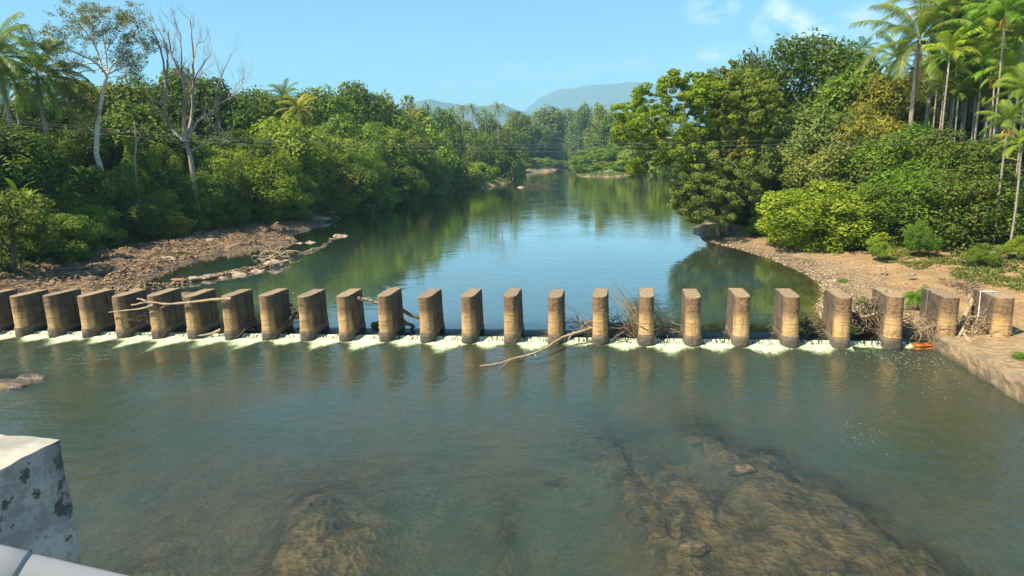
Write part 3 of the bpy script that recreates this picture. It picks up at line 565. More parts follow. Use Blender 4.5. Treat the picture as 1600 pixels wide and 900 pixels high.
# fronds
def frond(Vl, Fl, Tl, rg, L_, elev, az, sag, nleaf, lw, ll, hang, tint):
    n = 9; s = np.linspace(0, 1, n); ang = elev - sag * s ** 1.5; dx = np.cos(ang) * L_ / (n - 1); dz = np.sin(ang) * L_ / (n - 1)
    r = np.concatenate([[0], np.cumsum(dx[:-1])]); z = np.concatenate([[0], np.cumsum(dz[:-1])]); ca, sa = math.cos(az), math.sin(az)
    pts = np.stack([r * ca, r * sa, z], -1); side = np.array([-sa, ca, 0]); base = len(Vl)
    w_ = .035 * L_ / 4
    for i in range(n): Vl.append(pts[i] + side * w_ * (1 - .7 * s[i])); Vl.append(pts[i] - side * w_ * (1 - .7 * s[i])); Tl += [1., 1.]
    for i in range(n - 1): Fl.append((base + 2 * i, base + 2 * i + 1, base + 2 * i + 3, base + 2 * i + 2))
    for k in range(nleaf):
        t = .14 + .86 * k / (nleaf - 1); f = t * (n - 1); i = min(int(f), n - 2); p = pts[i] + (pts[i + 1] - pts[i]) * (f - i); tg = unit(pts[i + 1] - pts[i])
        le = ll * math.sin(math.pi * min(1, .22 + .72 * (1 - t) + .06)) ** .7 * rg.uniform(.85, 1.1)
        for sg in (-1, 1):
            d = unit(side * sg * .8 + tg * .65 + np.array([0, 0, -.15])); e = unit(d + np.array([0, 0, -hang * rg.uniform(.7, 1.3)])); mid = p + d * le * .45; tip = mid + e * le * .6; wv = tg * lw * .5; q = len(Vl)
            Vl += [p - wv * .6, p + wv * .6, mid + wv, mid - wv, tip]; tv = tint * rg.uniform(.7, 1.15); Tl += [tv] * 5
            Fl.append((q, q + 1, q + 2, q + 3)); Fl.append((q + 3, q + 2, q + 4, q + 4))
def palm_mesh(seed, kind):
    rg = np.random.default_rng(seed); V = []; F = []; T = []
    if kind == 'coconut':
        for k in range(26): e = R(78) - R(118) * (k / 25) ** 1.15 + rg.normal() * .06; frond(V, F, T, rg, rg.uniform(4.2, 5.4), e, k * 2.399 + rg.normal() * .1, rg.uniform(1.0, 1.6), 42, .085, .95, 1.1, .9 - .5 * k / 26)
    elif kind == 'areca':
        for k in range(13): e = R(82) - R(85) * (k / 12) + rg.normal() * .08; frond(V, F, T, rg, rg.uniform(1.9, 2.5), e, k * 2.399 + rg.normal() * .1, rg.uniform(.9, 1.6), 22, .075, .80, .9, .9 - .4 * k / 13)
    else:   # young palm, upright arching fronds from the ground
        for k in range(13): e = R(86) - R(60) * (k / 12) + rg.normal() * .06; frond(V, F, T, rg, rg.uniform(3.6, 4.8), e, k * 2.399, rg.uniform(.9, 1.5), 30, .12, .9, .6, .9 - .3 * k / 12)
    V = np.array(V); F = np.array(F); quad = F[F[:, 2] != F[:, 3]]; tri = F[F[:, 2] == F[:, 3]][:, [0, 1, 2]]
    me = fast('fronds', V, [quad, tri], False, {'tint': np.clip(T, 0, 1), 'dry': np.zeros(len(V))}); me.materials.append(M_PALM); return me
COCO = [palm_mesh(s, 'coconut') for s in (1, 2, 3)]; AREC = [palm_mesh(s, 'areca') for s in (4, 5, 6)]; YOUNG = [palm_mesh(s, 'young') for s in (7, 8)]
m = MT('dry_frond'); M_DRY = m.done(m.bsdf(C4(.36, .25, .10), .8)); m = MT('crownshaft'); M_SHAFT = m.done(m.bsdf(C4(.11, .15, .05), .6)); m = MT('orange_husk'); M_HUSK = m.done(m.bsdf(C4(.50, .22, .04), .7))
m = MT('coconut_husk'); M_NUT = m.done(m.bsdf(C4(.20, .17, .05), .6))
def trunk_mesh(H, r0, r1, bend, seed, base=None):
    rg = random.Random(seed); tb = Tubes(); a = rg.uniform(0, 6.28); n = 14
    pts = [(math.cos(a) * bend * (math.sin(k / (n - 1) * math.pi) * 1.0), math.sin(a) * bend * math.sin(k / (n - 1) * math.pi), -.5 + (H + .5) * k / (n - 1)) for k in range(n)]
    tb.add(pts, [r0 * (1.25 - .25 * min(1, k)) + (r1 - r0) * k / (n - 1) for k in range(n)], 8); return tb.mesh('trunk')
def palm(u, vc, D, kind, sc, col, label, group=None, rad=None, dead=0, name=None):
    """crown centre at pixel (u,vc) at distance D"""
    T = P(u, vc, D); gz = TZ(T[0], T[1]); H = T[2] - gz
    nm = name or {'coconut': 'coconut_palm', 'areca': 'areca_palm', 'young': 'young_palm'}[kind]; e = empty(nm, (T[0], T[1], gz)); src = {'coconut': COCO, 'areca': AREC, 'young': YOUNG}[kind]
    c = link('fronds', trng.choice(src), None, e); c.location = (0, 0, max(H, .1) if kind != 'young' else 0); c.scale = (sc * (1.0 if kind == 'areca' else 1),) * 3; c.rotation_euler = (trng.uniform(-.08, .08), trng.uniform(-.08, .08), trng.uniform(0, 6.28)); g = GREENS[col]; j = trng.uniform(.85, 1.15)
    c.color = (g[0] * j, g[1] * j, g[2] * j, 1)
    if kind == 'coconut':
        link('trunk', trunk_mesh(H, .2 * sc + .02, .15 * sc, .3, int(u) + 7), M_STEM, e)
        if D < 150:
            tb = Tubes()
            for k in range(9): a = k * .7; tb.add([(.38 * sc * math.cos(a), .38 * sc * math.sin(a), H - .15 - .1 * (k % 3)), (.42 * sc * math.cos(a), .42 * sc * math.sin(a), H - .4 - .1 * (k % 3))], [.14, .12], 6)
            link('coconuts', tb.mesh('coconuts'), M_NUT, e)
            V = []; F = []; TT = []; rg = np.random.default_rng(abs(int(u)))
            for k in range(dead): frond(V, F, TT, rg, 3.2, R(-50 - 8 * k), k * 1.9 + 1, .6, 18, .07, .6, 1.2, .5)
            if dead:
                F = np.array(F); me = fast('dead_fronds', np.array(V), [F[F[:, 2] != F[:, 3]], F[F[:, 2] == F[:, 3]][:, :3]]); o = link('dead_fronds', me, M_DRY, e); o.location = (0, 0, H); o.scale = (sc,) * 3
    if kind == 'areca':
        link('trunk', trunk_mesh(H - .9 * sc, .10, .085, .12, int(u) + 7), M_STEM, e)
        tb = Tubes(); tb.add([(0, 0, H - .95 * sc), (0, 0, H - .5 * sc), (0, 0, H + .05)], [.10, .12, .05], 7); link('crownshaft', tb.mesh('crownshaft'), M_SHAFT, e)
        if dead:
            tb = Tubes()
            for k in range(4): a = k * 1.6; tb.add([(.1 * math.cos(a), .1 * math.sin(a), H - .6), (.35 * math.cos(a), .35 * math.sin(a), H - .9), (.42 * math.cos(a), .42 * math.sin(a), H - 1.6)], [.05, .1, .05], 5)
            link('husk', tb.mesh('husk'), M_HUSK, e)
    if kind == 'young': tb = Tubes(); tb.add([(0, 0, -.4), (0, 0, .5)], [.25, .1], 7); link('stem', tb.mesh('stem'), M_STEM, e)
    tag(e, label, 'palm', group); return e
m = MT('banana_stem'); f = m.noise(6, 4, .6); M_STEM2 = m.done(m.bsdf(m.mix(f, C4(.05, .055, .02), C4(.13, .12, .05)), .7))
def banana_mesh(seed):
    rg = np.random.default_rng(seed); V = []; F = []; T = []
    for k in range(9):
        az = k * 2.399 + rg.normal() * .2; el = R(82) - R(60) * k / 8; L_ = rg.uniform(2.0, 2.8); n = 9; s = np.linspace(0, 1, n); ang = el - 1.5 * s ** 1.6 * rg.uniform(.6, 1.1)
        r = np.cumsum(np.cos(ang)) * L_ / n; z = np.cumsum(np.sin(ang)) * L_ / n; ca, sa = math.cos(az), math.sin(az); side = np.array([-sa, ca, 0]); b = len(V)
        for i in range(n):
            p = np.array([r[i] * ca, r[i] * sa, z[i] + 1.6]); wd = .22 * math.sin(math.pi * min(1, max(0, (s[i] - .12) / .92))) ** .6 + .03; up = np.array([0, 0, .1])
            V += [p + side * wd + up * wd * 2, p, p - side * wd + up * wd * 2]; T += [.6 + .4 * rg.random()] * 3
        for i in range(n - 1): q = b + 3 * i; F += [(q, q + 1, q + 4, q + 3), (q + 1, q + 2, q + 5, q + 4)]
    me = fast('leaves', np.array(V), np.array(F), True, {'tint': np.array(T), 'dry': np.zeros(len(V))}); me.materials.append(M_PALM)
    tb = Tubes(); tb.add([(0, 0, -.4), (0, 0, 1.0), (0, 0, 1.9)], [.18, .14, .08], 8); st = tb.mesh('stem'); st.materials.append(M_STEM2); return me, st
BAN = [banana_mesh(s) for s in (1, 2, 3)]
def banana(u, vb, D, sc, col, label, group='banana plants'):
    T = P(u, vb, D); e = empty('banana_plant', (T[0], T[1], TZ(T[0], T[1])), trng.uniform(0, 6), (sc,) * 3); a, b = trng.choice(BAN); dz = min(T[2] - e.location.z, 3.8 if u < 700 else 2.4)
    e.location.z = max(e.location.z, e.location.z + 0); c = link('leaves', a, None, e); s = link('stem', b, None, e); g = GREENS[col]; c.color = (*g, 1)
    if dz > 0: s.scale = (1, 1, (dz / sc + 1.6) / 1.6); c.location.z = dz / sc
    return tag(e, label, 'banana plant', group)
# ------------------------------------------------------------------ left bank, front bushes
GB = 'bushes along the water side of the left bank'
for a in ((0, 305, 72, 120, 'loose', 'dk', 'dark green bush at the left edge above the shaded rock shelf'),
          (72, 335, 80, 110, 'bush', 'md', 'round bush right of the leftmost bush, above the first piers'),
          (130, 322, 88, 90, 'bush', 'md', 'bush with light top just left of the foot of the tall pale trunk'),
          (50, 280, 92, 130, 'feathery', 'md', 'feathery green shrub behind the leftmost bushes'),
          (205, 318, 93, 95, 'bush', 'dk', 'dark bush right of the foot of the tall pale trunk'),
          (236, 300, 97, 70, 'feathery', 'olive', 'small olive feathery shrub between two dark round bushes'),
          (291, 264, 103, 112, 'bush', 'md', 'large round bush below the bare dead tree'),
          (262, 330, 94, 60, 'bush', 'olive', 'low olive scrub at the foot of the large round bush'),
          (352, 312, 108, 60, 'bush', 'dk', 'low dark bush in shade between the two large round bushes'),
          (402, 258, 112, 112, 'bush', 'lt', 'large bright round bush above the rock shelf, right of the dead tree'),
          (452, 285, 118, 70, 'bush', 'md', 'bush leaning over the narrow end of the rock shelf'),
          (440, 318, 113, 70, 'feathery', 'lt', 'low bright feathery scrub over the shaded bank'),
          (500, 258, 130, 90, 'bush', 'olive', 'olive bush with yellow leaves near the shelf end'),
          (520, 285, 128, 60, 'bush', 'dk', 'small dark bush by the grassy point'),
          (552, 246, 148, 80, 'bush', 'dk', 'dark bush over the cut bank beyond the grassy point'),
          (590, 292, 150, 50, 'feathery', 'br', 'bright green grass clump on the small grassy point'),
          (602, 240, 172, 90, 'bush', 'dk', 'dark green bush hanging over the far cut bank'),
          (648, 236, 205, 80, 'bush', 'md', 'bush on the cut bank just left of the bright shoreline shrubs'),
          (690, 232, 232, 60, 'bush', 'dk', 'dark bush behind the bright shoreline shrubs'),
          (722, 252, 250, 60, 'bush', 'lt', 'bright green shrub low on the left point far upstream'),
          (752, 254, 262, 46, 'feathery', 'lime', 'yellow green shrub on the tip of the left point'),
          (774, 243, 470, 50, 'bush', 'md', 'green shrub left of the far sandbank'),
          (812, 245, 600, 40, 'feathery', 'olive', 'dry olive scrub behind the far sandbank'),
          (842, 244, 660, 30, 'bush', 'dk', 'dark shrub at the right end of the far sandbank')):
    plant(a[0], a[1], a[2] * (1.1 if a[2] < 140 else 1), *a[3:], group=GB)
# ------------------------------------------------------------------ left bank, middle trees
GM = 'trees in the middle of the left bank wood'
for a in ((-25, 200, 100, 150, 'dome', 'dk', 'dark tree cut by the left edge below the coconut palms'),
          (55, 205, 112, 90, 'feathery', 'md', 'leafy tree behind the banana plants at left'),
          (118, 200, 118, 90, 'dome', 'dk', 'dark tree just left of the tall pale trunk'),
          (205, 170, 122, 110, 'dome', 'md', 'tree with yellow green top between the pale trunk and the dead tree'),
          (232, 226, 112, 80, 'bush', 'md', 'green bushy tree low between the pale trunk and the dead tree'),
          (330, 222, 122, 84, 'feathery', 'lt', 'bright green shrub right of the dead tree foot'),
          (278, 215, 126, 80, 'feathery', 'lt', 'bright green shrub left of the dead tree foot'),
          (372, 210, 128, 90, 'dome', 'dk', 'dark tree behind the bright round bush'),
          (440, 190, 140, 110, 'dome', 'lt', 'light green rounded tree below the lone coconut palm'),
          (422, 232, 126, 80, 'feathery', 'md', 'soft green shrub behind the bright round bush'),
          (500, 200, 155, 90, 'feathery', 'lt', 'soft light green tree in the middle of the left wood'),
          (548, 185, 172, 90, 'dome', 'md', 'rounded green tree above the grassy point'),
          (588, 198, 190, 80, 'dome', 'lt', 'light green tree above the far cut bank'),
          (530, 228, 150, 60, 'bush', 'lt', 'bright bushy tree in front of the rounded green tree'),
          (620, 180, 215, 70, 'dome', 'md', 'green tree with a pointed top above the far cut bank'),
          (632, 212, 200, 70, 'bush', 'dk', 'dark bushy tree under the pointed green tree'),
          (662, 190, 235, 70, 'dome', 'lt', 'pale green tree left of the far coconut grove'),
          (680, 212, 232, 56, 'feathery', 'lime', 'yellow green feathery tree left of the far coconut grove'),
          (576, 232, 160, 56, 'feathery', 'md', 'small soft tree behind the dark cut bank bush'),
          (484, 235, 140, 56, 'feathery', 'lt', 'bright ferny tree behind the olive bush'),
          (165, 262, 104, 90, 'bush', 'dk', 'dark undergrowth bush around the tall pale trunk'),
          (352, 258, 116, 60, 'bush', 'dk', 'dark undergrowth bush between the dead tree and the bright round bush')):
    plant(*a, group=GM)
# skyline
GS = 'trees on the skyline of the left bank'
for a in ((20, 160, 130, 130, 'dome', 'dk', 'dark skyline tree behind the coconut palms at far left'),
          (110, 122, 150, 110, 'loose', 'olive', 'olive loose crowned skyline tree behind the tall spreading tree'),
          (198, 130, 150, 90, 'dome', 'dk', 'dark skyline tree right of the tall spreading tree'),
          (242, 142, 165, 60, 'dome', 'md', 'small skyline tree between the spreading tree and the dead tree'),
          (283, 115, 150, 90, 'dome', 'dk', 'dark skyline tree behind the left arms of the dead tree'),
          (345, 132, 150, 100, 'dome', 'dk', 'dark rounded skyline tree behind the right arm of the dead tree'),
          (398, 148, 165, 80, 'dome', 'md', 'skyline tree right of the dead tree'),
          (440, 152, 180, 60, 'loose', 'md', 'loose skyline tree with ragged top above the lone coconut palm'),
          (500, 147, 200, 90, 'dome', 'md', 'wide green skyline tree right of the ragged one'),
          (555, 138, 215, 100, 'dome', 'dk', 'highest rounded skyline tree in the middle of the left wood'),
          (600, 156, 230, 70, 'loose', 'olive', 'olive skyline tree right of the highest rounded one'),
          (636, 158, 240, 60, 'dome', 'gg', 'grey green skyline tree before the far blue hill'),
          (664, 172, 250, 46, 'dome', 'md', 'small skyline tree left of the far palm row'),
          (690, 174, 300, 46, 'dome', 'dk', 'dark skyline tree at the left end of the far palm row'),
          (812, 178, 560, 60, 'dome', 'dk', 'dark far tree right of the tall palm row'),
          (852, 172, 640, 70, 'dome', 'gg', 'grey green rounded tree above the far sandbank'),
          (846, 200, 620, 50, 'dome', 'dk', 'dark tree low above the far sandbank'),
          (893, 176, 760, 44, 'dome', 'md', 'tree far upstream above the river bend'),
          (884, 206, 760, 44, 'dome', 'dk', 'dark tree closing the far river bend'),
          (912, 168, 600, 44, 'loose', 'gg', 'tall loose tree far upstream above the bend'),
          (936, 166, 450, 36, 'dome', 'gg', 'round headed tree just left of the overhanging lime green tree'),
          (955, 182, 420, 50, 'dome', 'dk', 'dark far tree behind the end of the overhanging lime green tree'),
          (985, 180, 400, 60, 'dome', 'md', 'far tree seen through the overhanging lime green tree'),
          (1030, 185, 330, 80, 'dome', 'gg', 'far grey green tree behind the trunk side of the overhanging tree'),
          (905, 215, 620, 40, 'bush', 'dk', 'dark shrub on the right side of the far river bend'),
          (1090, 205, 230, 110, 'dome', 'dk', 'dark tree on the far side of the hidden bay')):
    plant(*a, group=GS)
GP = 'dark leafy plants under the far coconut grove'
for i, a in enumerate(((700, 206, 285, 50), (728, 212, 300, 50), (756, 212, 320, 50), (784, 205, 340, 50), (812, 216, 560, 46), (742, 232, 280, 50), (790, 228, 500, 44), (866, 222, 690, 40))):
    plant(*a, 'bush', ('dk', 'md', 'dk')[i % 3], ('dark shrub at the left foot of the far coconut grove', 'green shrub under the first tall far palms', 'dark shrub under the middle of the far palm row', 'dark shrub under the right end of the far palm row', 'green shrub right of the far palm row', 'low dark shrub behind the yellow green shoreline shrub', 'low green shrub above the left end of the sandbank', 'low dark shrub above the right end of the sandbank')[i], group=GP)
for a in ((690, 192, 310, 60, 'dome', 'dk', 'dark tree closing the gap left of the first far palms'), (725, 190, 395, 60, 'dome', 'md', 'tree filling the wood behind the second far palms'), (762, 188, 400, 60, 'dome', 'dk', 'dark tree filling the wood behind the middle of the palm row'), (795, 190, 410, 60, 'dome', 'md', 'tree filling the wood behind the right end of the palm row'),
          (715, 226, 292, 60, 'bush', 'md', 'bush low under the second far palm'), (765, 232, 305, 60, 'bush', 'dk', 'bush low under the middle of the far palm row'), (800, 236, 545, 50, 'bush', 'md', 'bush low behind the left end of the sandbank'), (830, 234, 620, 50, 'bush', 'dk', 'bush behind the middle of the sandbank'), (858, 236, 680, 40, 'bush', 'md', 'bush behind the right end of the sandbank'), (880, 238, 760, 34, 'bush', 'dk', 'dark bush where the river vanishes'), (895, 236, 760, 34, 'bush', 'dk', 'bush right of where the river vanishes'),
          (820, 215, 600, 44, 'dome', 'md', 'rounded tree low behind the far sandbank'), (985, 208, 420, 50, 'bush', 'dk', 'dark bush right behind the far promontory'), (940, 210, 430, 60, 'bush', 'md', 'bush behind the tip of the far promontory'), (1020, 210, 400, 60, 'bush', 'md', 'bush behind the inner end of the far promontory'), (1060, 215, 300, 70, 'bush', 'md', 'bush on the far side of the bay beside the promontory'), (915, 205, 620, 44, 'dome', 'dk', 'dark tree just right of the far river bend')):
    plant(*a, group='trees and bushes far upstream')
for i, (u, v, D, W_) in enumerate(((806, 247, 500, 34), (820, 243, 530, 34), (836, 246, 548, 34), (852, 244, 575, 32), (866, 247, 600, 30), (879, 248, 650, 26))):
    plant(u, v + 3, D * .9, W_ * 1.15, 'bush', ('md', 'dk', 'lt')[i % 3], 'bush behind the far sandbank, ' + ('at its left end', 'second from its left end', 'left of its middle', 'right of its middle', 'second from its right end', 'beyond its right tip')[i], group='trees and bushes far upstream', hmin=4.)
# right far promontory
GR = 'bright shrubs on the far promontory'
for a in ((925, 232, 375, 56, 'feathery', 'lime', 'soft bright shrub at the tip of the far right promontory'), (960, 226, 372, 60, 'feathery', 'lime', 'yellow green shrub in the middle of the far promontory'),
          (918, 250, 370, 36, 'bush', 'br', 'small blue green shrub at the waterline of the promontory tip'), (945, 252, 362, 44, 'feathery', 'lime', 'low soft shrub at the waterline of the far promontory'),
          (1000, 230, 352, 64, 'bush', 'lime', 'round shrub behind the hanging lime green branches'), (985, 252, 350, 50, 'feathery', 'br', 'low green shrub below the little far house'),
          (1040, 236, 330, 60, 'feathery', 'lt', 'shrub at the inner end of the far promontory'), (1020, 250, 335, 40, 'feathery', 'lime', 'low shrub by the water at the inner end of the promontory'),
          (930, 258, 366, 40, 'bush', 'lime', 'lowest shrub at the waterline near the promontory tip'), (968, 258, 350, 44, 'bush', 'lt', 'lowest shrub at the waterline in the middle of the promontory'), (905, 246, 385, 30, 'bush', 'lime', 'outermost small shrub of the promontory tip'), (1000, 258, 338, 40, 'bush', 'lime', 'lowest shrub at the waterline below the hanging branches')):
    plant(*a, group=GR)
# far wood beyond the river bend: one mass
rgf = np.random.default_rng(9); cl = []
for k in range(420):
    u = rgf.uniform(-300, 2300); D = rgf.uniform(620, 1500); T = P(u, 205, D); z = TZ(T[0], T[1]); r = rgf.uniform(5, 9)
    cl.append((T[0], T[1], min(z, 14) + r * rgf.uniform(.8, 2.0), r))
V, F, t, d = leaves(cl, 70, 1.6, rgf, .8)
o = link('distant_wood', fast('distant_wood', V, F, False, {'tint': t, 'dry': d}), M_LEAF); o.color = (.04, .065, .02, 1); tag(o, 'far off wood across the plain beyond the river bend', None, None, 'stuff')
# ------------------------------------------------------------------ left palms and bananas
GC = 'coconut palms among the left bank trees'
palm(58, 118, 108, 'coconut', 1.45, 'dk', 'tall coconut palm with drooping fronds left of the spreading tree', GC, dead=2)
palm(-8, 88, 104, 'coconut', 1.4, 'dk', 'coconut palm cut off by the left edge of the picture', GC)
palm(22, 128, 120, 'coconut', 1.3, 'dk', 'smaller coconut palm between the two at the left edge', GC)
palm(467, 172, 150, 'coconut', 1.0, 'yel', 'lone yellow green coconut palm in the middle of the left wood', GC)
palm(444, 152, 175, 'coconut', 1.1, 'dk', 'dark ragged palm on the skyline above the lone yellow one', GC)
palm(646, 186, 235, 'coconut', 1.0, 'olive', 'brownish coconut palm before the far blue hill', GC)
GF = 'far coconut palms in the grove upstream'
far = [(690, 178), (706, 172), (722, 168), (737, 166), (757, 172), (778, 166), (798, 178), (714, 182), (747, 180), (768, 180), (812, 178), (826, 182), (838, 178), (862, 182), (888, 172), (904, 178), (922, 172), (942, 176), (958, 172), (972, 180), (872, 176), (932, 182)]
fl = ['first palm at the left end of the far grove', 'second palm from the left of the far grove', 'third palm of the far grove, left of the tallest', 'palm with a tall head fourth from the left of the far grove', 'palm in the middle of the far grove with a drooping head', 'tallest palm near the right end of the tight palm row', 'last palm at the right end of the tight palm row',
      'low palm under the second and third far palms', 'low palm between the tall heads of the far grove', 'low palm just left of the tallest one', 'palm in the gap right of the tight row', 'palm over the left end of the sandbank', 'palm over the middle of the sandbank', 'palm between grey green round trees above the sandbank', 'palm above the far river bend', 'low palm right of the bend', 'tall thin palm left of the round headed far tree', 'palm just right of the round headed far tree', 'palm behind the tips of the lime green tree', 'palm seen through the lime green tree', 'small palm left of the river bend', 'low palm under the round headed far tree']
for i, (u, v) in enumerate(far):
    v += 4
    palm(u, v, 330 + (i * 37) % 60 if u < 800 else (640 if u < 915 else 560) + (i * 31) % 50, 'coconut', .92 if u < 800 else 1.4, ('gg', 'md', 'olive')[i % 3], fl[i], GF)
for a in ((62, 252, 98, 1.5, 'dk', 'large banana plant with a bent brown leaf left of the tall pale trunk'), (20, 262, 92, 1.2, 'md', 'banana plant near the left edge under the coconut palm'), (95, 270, 98, 1.2, 'md', 'banana plant just left of the pale trunk foot'), (128, 258, 104, 1.4, 'md', 'small banana plant touching the tall pale trunk'),
          (240, 235, 112, 1.5, 'lt', 'banana plant between the pale trunk and the dead tree'), (268, 238, 114, 1.4, 'br', 'banana plant left of the dead tree foot'), (5, 292, 84, 1.0, 'dk', 'banana plant low at the left edge'), (40, 290, 92, 1.1, 'md', 'bright banana clump low near the left edge')):
    banana(*a)
for i, (u, v) in enumerate(((700, 222), (716, 218), (735, 222), (752, 218), (772, 222), (790, 222))):
    banana(u, v, 300 + i * 6, 2.4, 'md', ('far banana plant at the left end under the grove', 'far banana plant second from the left under the grove', 'far banana plant third from the left under the grove', 'far banana plant below the tall heads of the grove', 'far banana plant under the tallest grove palm', 'far banana plant at the right end under the grove')[i])
# ------------------------------------------------------------------ right bank trees
GT = 'trees and bushes on the right bank'
for a in ((1245, 70, 118, 190, 'big', 'dk', 'big dark green domed tree highest on the right bank'),
          (1165, 96, 122, 90, 'dome', 'dk', 'dark tree between the rust coloured tree and the big dome'),
          (1330, 112, 108, 120, 'dome', 'md', 'green tree right of the big dark dome'),
          (1385, 122, 104, 100, 'loose', 'olive', 'olive tree under the nearest coconut palm'),
          (1285, 178, 92, 130, 'dome', 'gg', 'grey green leafy tree below the big dark dome'),
          (1345, 170, 90, 130, 'feathery', 'olive', 'olive feathery tree in the middle of the right bank'),
          (1245, 214, 88, 110, 'bush', 'gg', 'grey green bush right of the rust coloured tree'),
          (1315, 232, 84, 130, 'bush', 'gg', 'broad pale leaved bush above the lime green mound'),
          (1284, 290, 74, 150, 'bush', 'lime', 'lime green rounded mound of a bush by the gravel bar'),
          (1385, 218, 84, 120, 'bush', 'md', 'green bush left of the vine covered mass'),
          (1440, 198, 88, 140, 'feathery', 'br', 'bright green vine covered bush under the banana plants'),
          (1462, 252, 78, 150, 'bush', 'br', 'bright green bush above the sandy slope'),
          (1512, 208, 80, 120, 'bush', 'dk', 'dark big leaved bush in front of the areca trunks'),
          (1500, 262, 74, 130, 'bush', 'dk', 'dark green bush hanging over the sandy slope'),
          (1408, 278, 76, 100, 'bush', 'md', 'green bush right of the lime green mound'),
          (1560, 272, 78, 90, 'bush', 'olive', 'olive bush at the foot of the areca grove'),
          (1600, 300, 74, 70, 'bush', 'md', 'green bush cut by the right edge above the grass slope'),
          (1445, 128, 112, 100, 'dome', 'dk', 'dark tree behind the nearest coconut palm'),
          (1520, 95, 122, 150, 'dome', 'dk', 'dark wood tree behind the areca grove'),
          (1620, 60, 120, 150, 'dome', 'dk', 'dark tree at the right edge behind the areca grove'),
          (1580, 170, 108, 120, 'bush', 'dk', 'dark undergrowth behind the areca trunks'),
          (1480, 175, 104, 100, 'bush', 'dk', 'dark undergrowth behind the upright banana plant'),
          (1170, 290, 96, 90, 'bush', 'dk', 'dark bush in the shade behind the overhanging tree foot'),
          (1205, 250, 98, 90, 'bush', 'dk', 'dark shaded bush right of the overhanging tree'),
          (1150, 225, 104, 100, 'dome', 'olive', 'olive tree behind the limbs of the overhanging tree'),
          (1190, 340, 84, 44, 'bush', 'md', 'small low bush on the bank left of the lime green mound'),
          (1375, 368, 66, 30, 'feathery', 'lt', 'small weedy tuft on the slope right of the lime green mound'),
          (1440, 345, 68, 40, 'feathery', 'br', 'weedy plant on the sandy slope below the bright bush'),
          (1540, 380, 64, 40, 'feathery', 'md', 'low creeping green clump on the grass slope'),
          (1596, 368, 66, 40, 'feathery', 'lt', 'grassy shrub at the right edge of the grass slope')):
    e = plant(*a, group=GT, hmin=.7)
# bright shrub between the last piers, weeds
e = plant(1436, 462, 47.5, 36, 'feathery', 'br', 'bright green leafy shrub between the last river pier and the bank piers', hmin=1.5); e.name = 'bush'; e['category'] = 'bush'
for i, a in enumerate(((1318, 441, 57, 16, 'small weed sprouting beside the gravel bar stones'), (1600, 555, 38.5, 26, 'small green weed on the concrete apron at the right edge'), (1348, 462, 49, 16, 'green sprig behind the third pier from the right'))):
    plant(*a[:4], 'feathery', 'br', a[4], 'weed', hmin=.35, name='weed')
palm(1436, 62, 92, 'coconut', 1.5, 'gg', 'nearest coconut palm with brown hanging fronds on the right bank', GC + ' on the right', dead=5)
palm(1462, 8, 98, 'coconut', 1.4, 'gg', 'coconut palm rising behind the nearest one, cut by the top edge', GC + ' on the right')
palm(1545, -5, 100, 'coconut', 1.3, 'dk', 'coconut palm over the areca grove at the top edge', GC + ' on the right')
palm(1402, 92, 120, 'coconut', 1.1, 'md', 'distant coconut palm behind the left fronds of the nearest one', GC + ' on the right')
palm(1430, 195, 84, 'young', .95, 'lt', 'young palm with arching fronds below the nearest coconut palm', None)
palm(1462, 205, 82, 'young', .8, 'lt', 'young palm with yellow fronds left of the areca trunks', None)
palm(1350, 76, 125, 'areca', 1.0, 'dk', 'small lone areca palm standing clear against the sky', None)
GA = 'areca palms in the grove on the right bank'
ar = [(1484, 85, 84, 1.35), (1500, 50, 90, 1.3), (1520, 40, 94, 1.3), (1537, 90, 86, 1.4), (1555, 62, 90, 1.35), (1572, 18, 80, 1.6), (1590, 60, 84, 1.4), (1605, 25, 82, 1.5), (1512, 110, 96, 1.2), (1556, 112, 84, 1.3), (1580, 118, 82, 1.3), (1602, 140, 78, 1.3),
      (1492, 118, 98, 1.1), (1530, 128, 95, 1.1), (1545, 10, 96, 1.3), (1508, 18, 100, 1.25), (1590, 0, 92, 1.4), (1472, 110, 100, 1.1), (1575, 150, 90, 1.0), (1520, 70, 100, 1.2), (1598, 95, 94, 1.2), (1562, 85, 98, 1.2), (1540, 60, 102, 1.2), (1575, 190, 72, 1.05), (1597, 225, 70, 1.0)]
al_ = ['areca palm at the left end of the grove with an even green head', 'tall areca palm second from the left of the grove', 'tall areca palm behind the left end of the grove', 'areca palm with a yellow hanging frond in mid grove', 'areca palm with a high head in mid grove', 'nearest tall areca palm with an orange husk under its head', 'areca palm right of the orange husked one',
       'tall areca palm cut by the right edge', 'low headed areca palm behind the left of the grove', 'areca palm with an orange drooping leaf', 'areca palm with a low head below the orange husked one', 'low areca palm at the right edge', 'short areca palm behind the grove left end', 'short areca palm in the shade of mid grove', 'areca palm reaching the top edge in mid grove', 'areca palm reaching the top edge on the left of the grove', 'areca palm touching the top edge at right', 'slim areca palm beside the nearest coconut trunk', 'small areca palm low in the right of the grove', 'areca palm in the second row on the left', 'areca palm in the second row at the right edge', 'areca palm in the second row behind the high headed one', 'areca palm in the back row of mid grove', 'short yellow green areca palm standing in front of the grove', 'yellowing short areca palm at the right edge of the slope']
for i, (u, v, D, s) in enumerate(ar): palm(u, v, D, 'areca', s, ('lt', 'br', 'md', 'md')[i % 4] if D < 92 else 'md', al_[i], GA, dead=1 if i in (5, 9, 23) else 0)
for i in range(44): palm(1474 + (i * 47) % 152, 14 + (i * 61) % 150, 91 + (i * 29) % 26, 'areca', 1.15 + .02 * (i % 9), ('lt', 'md', 'br')[i % 3], 'slender areca palm crowded among others inside the grove behind its front row', GA)
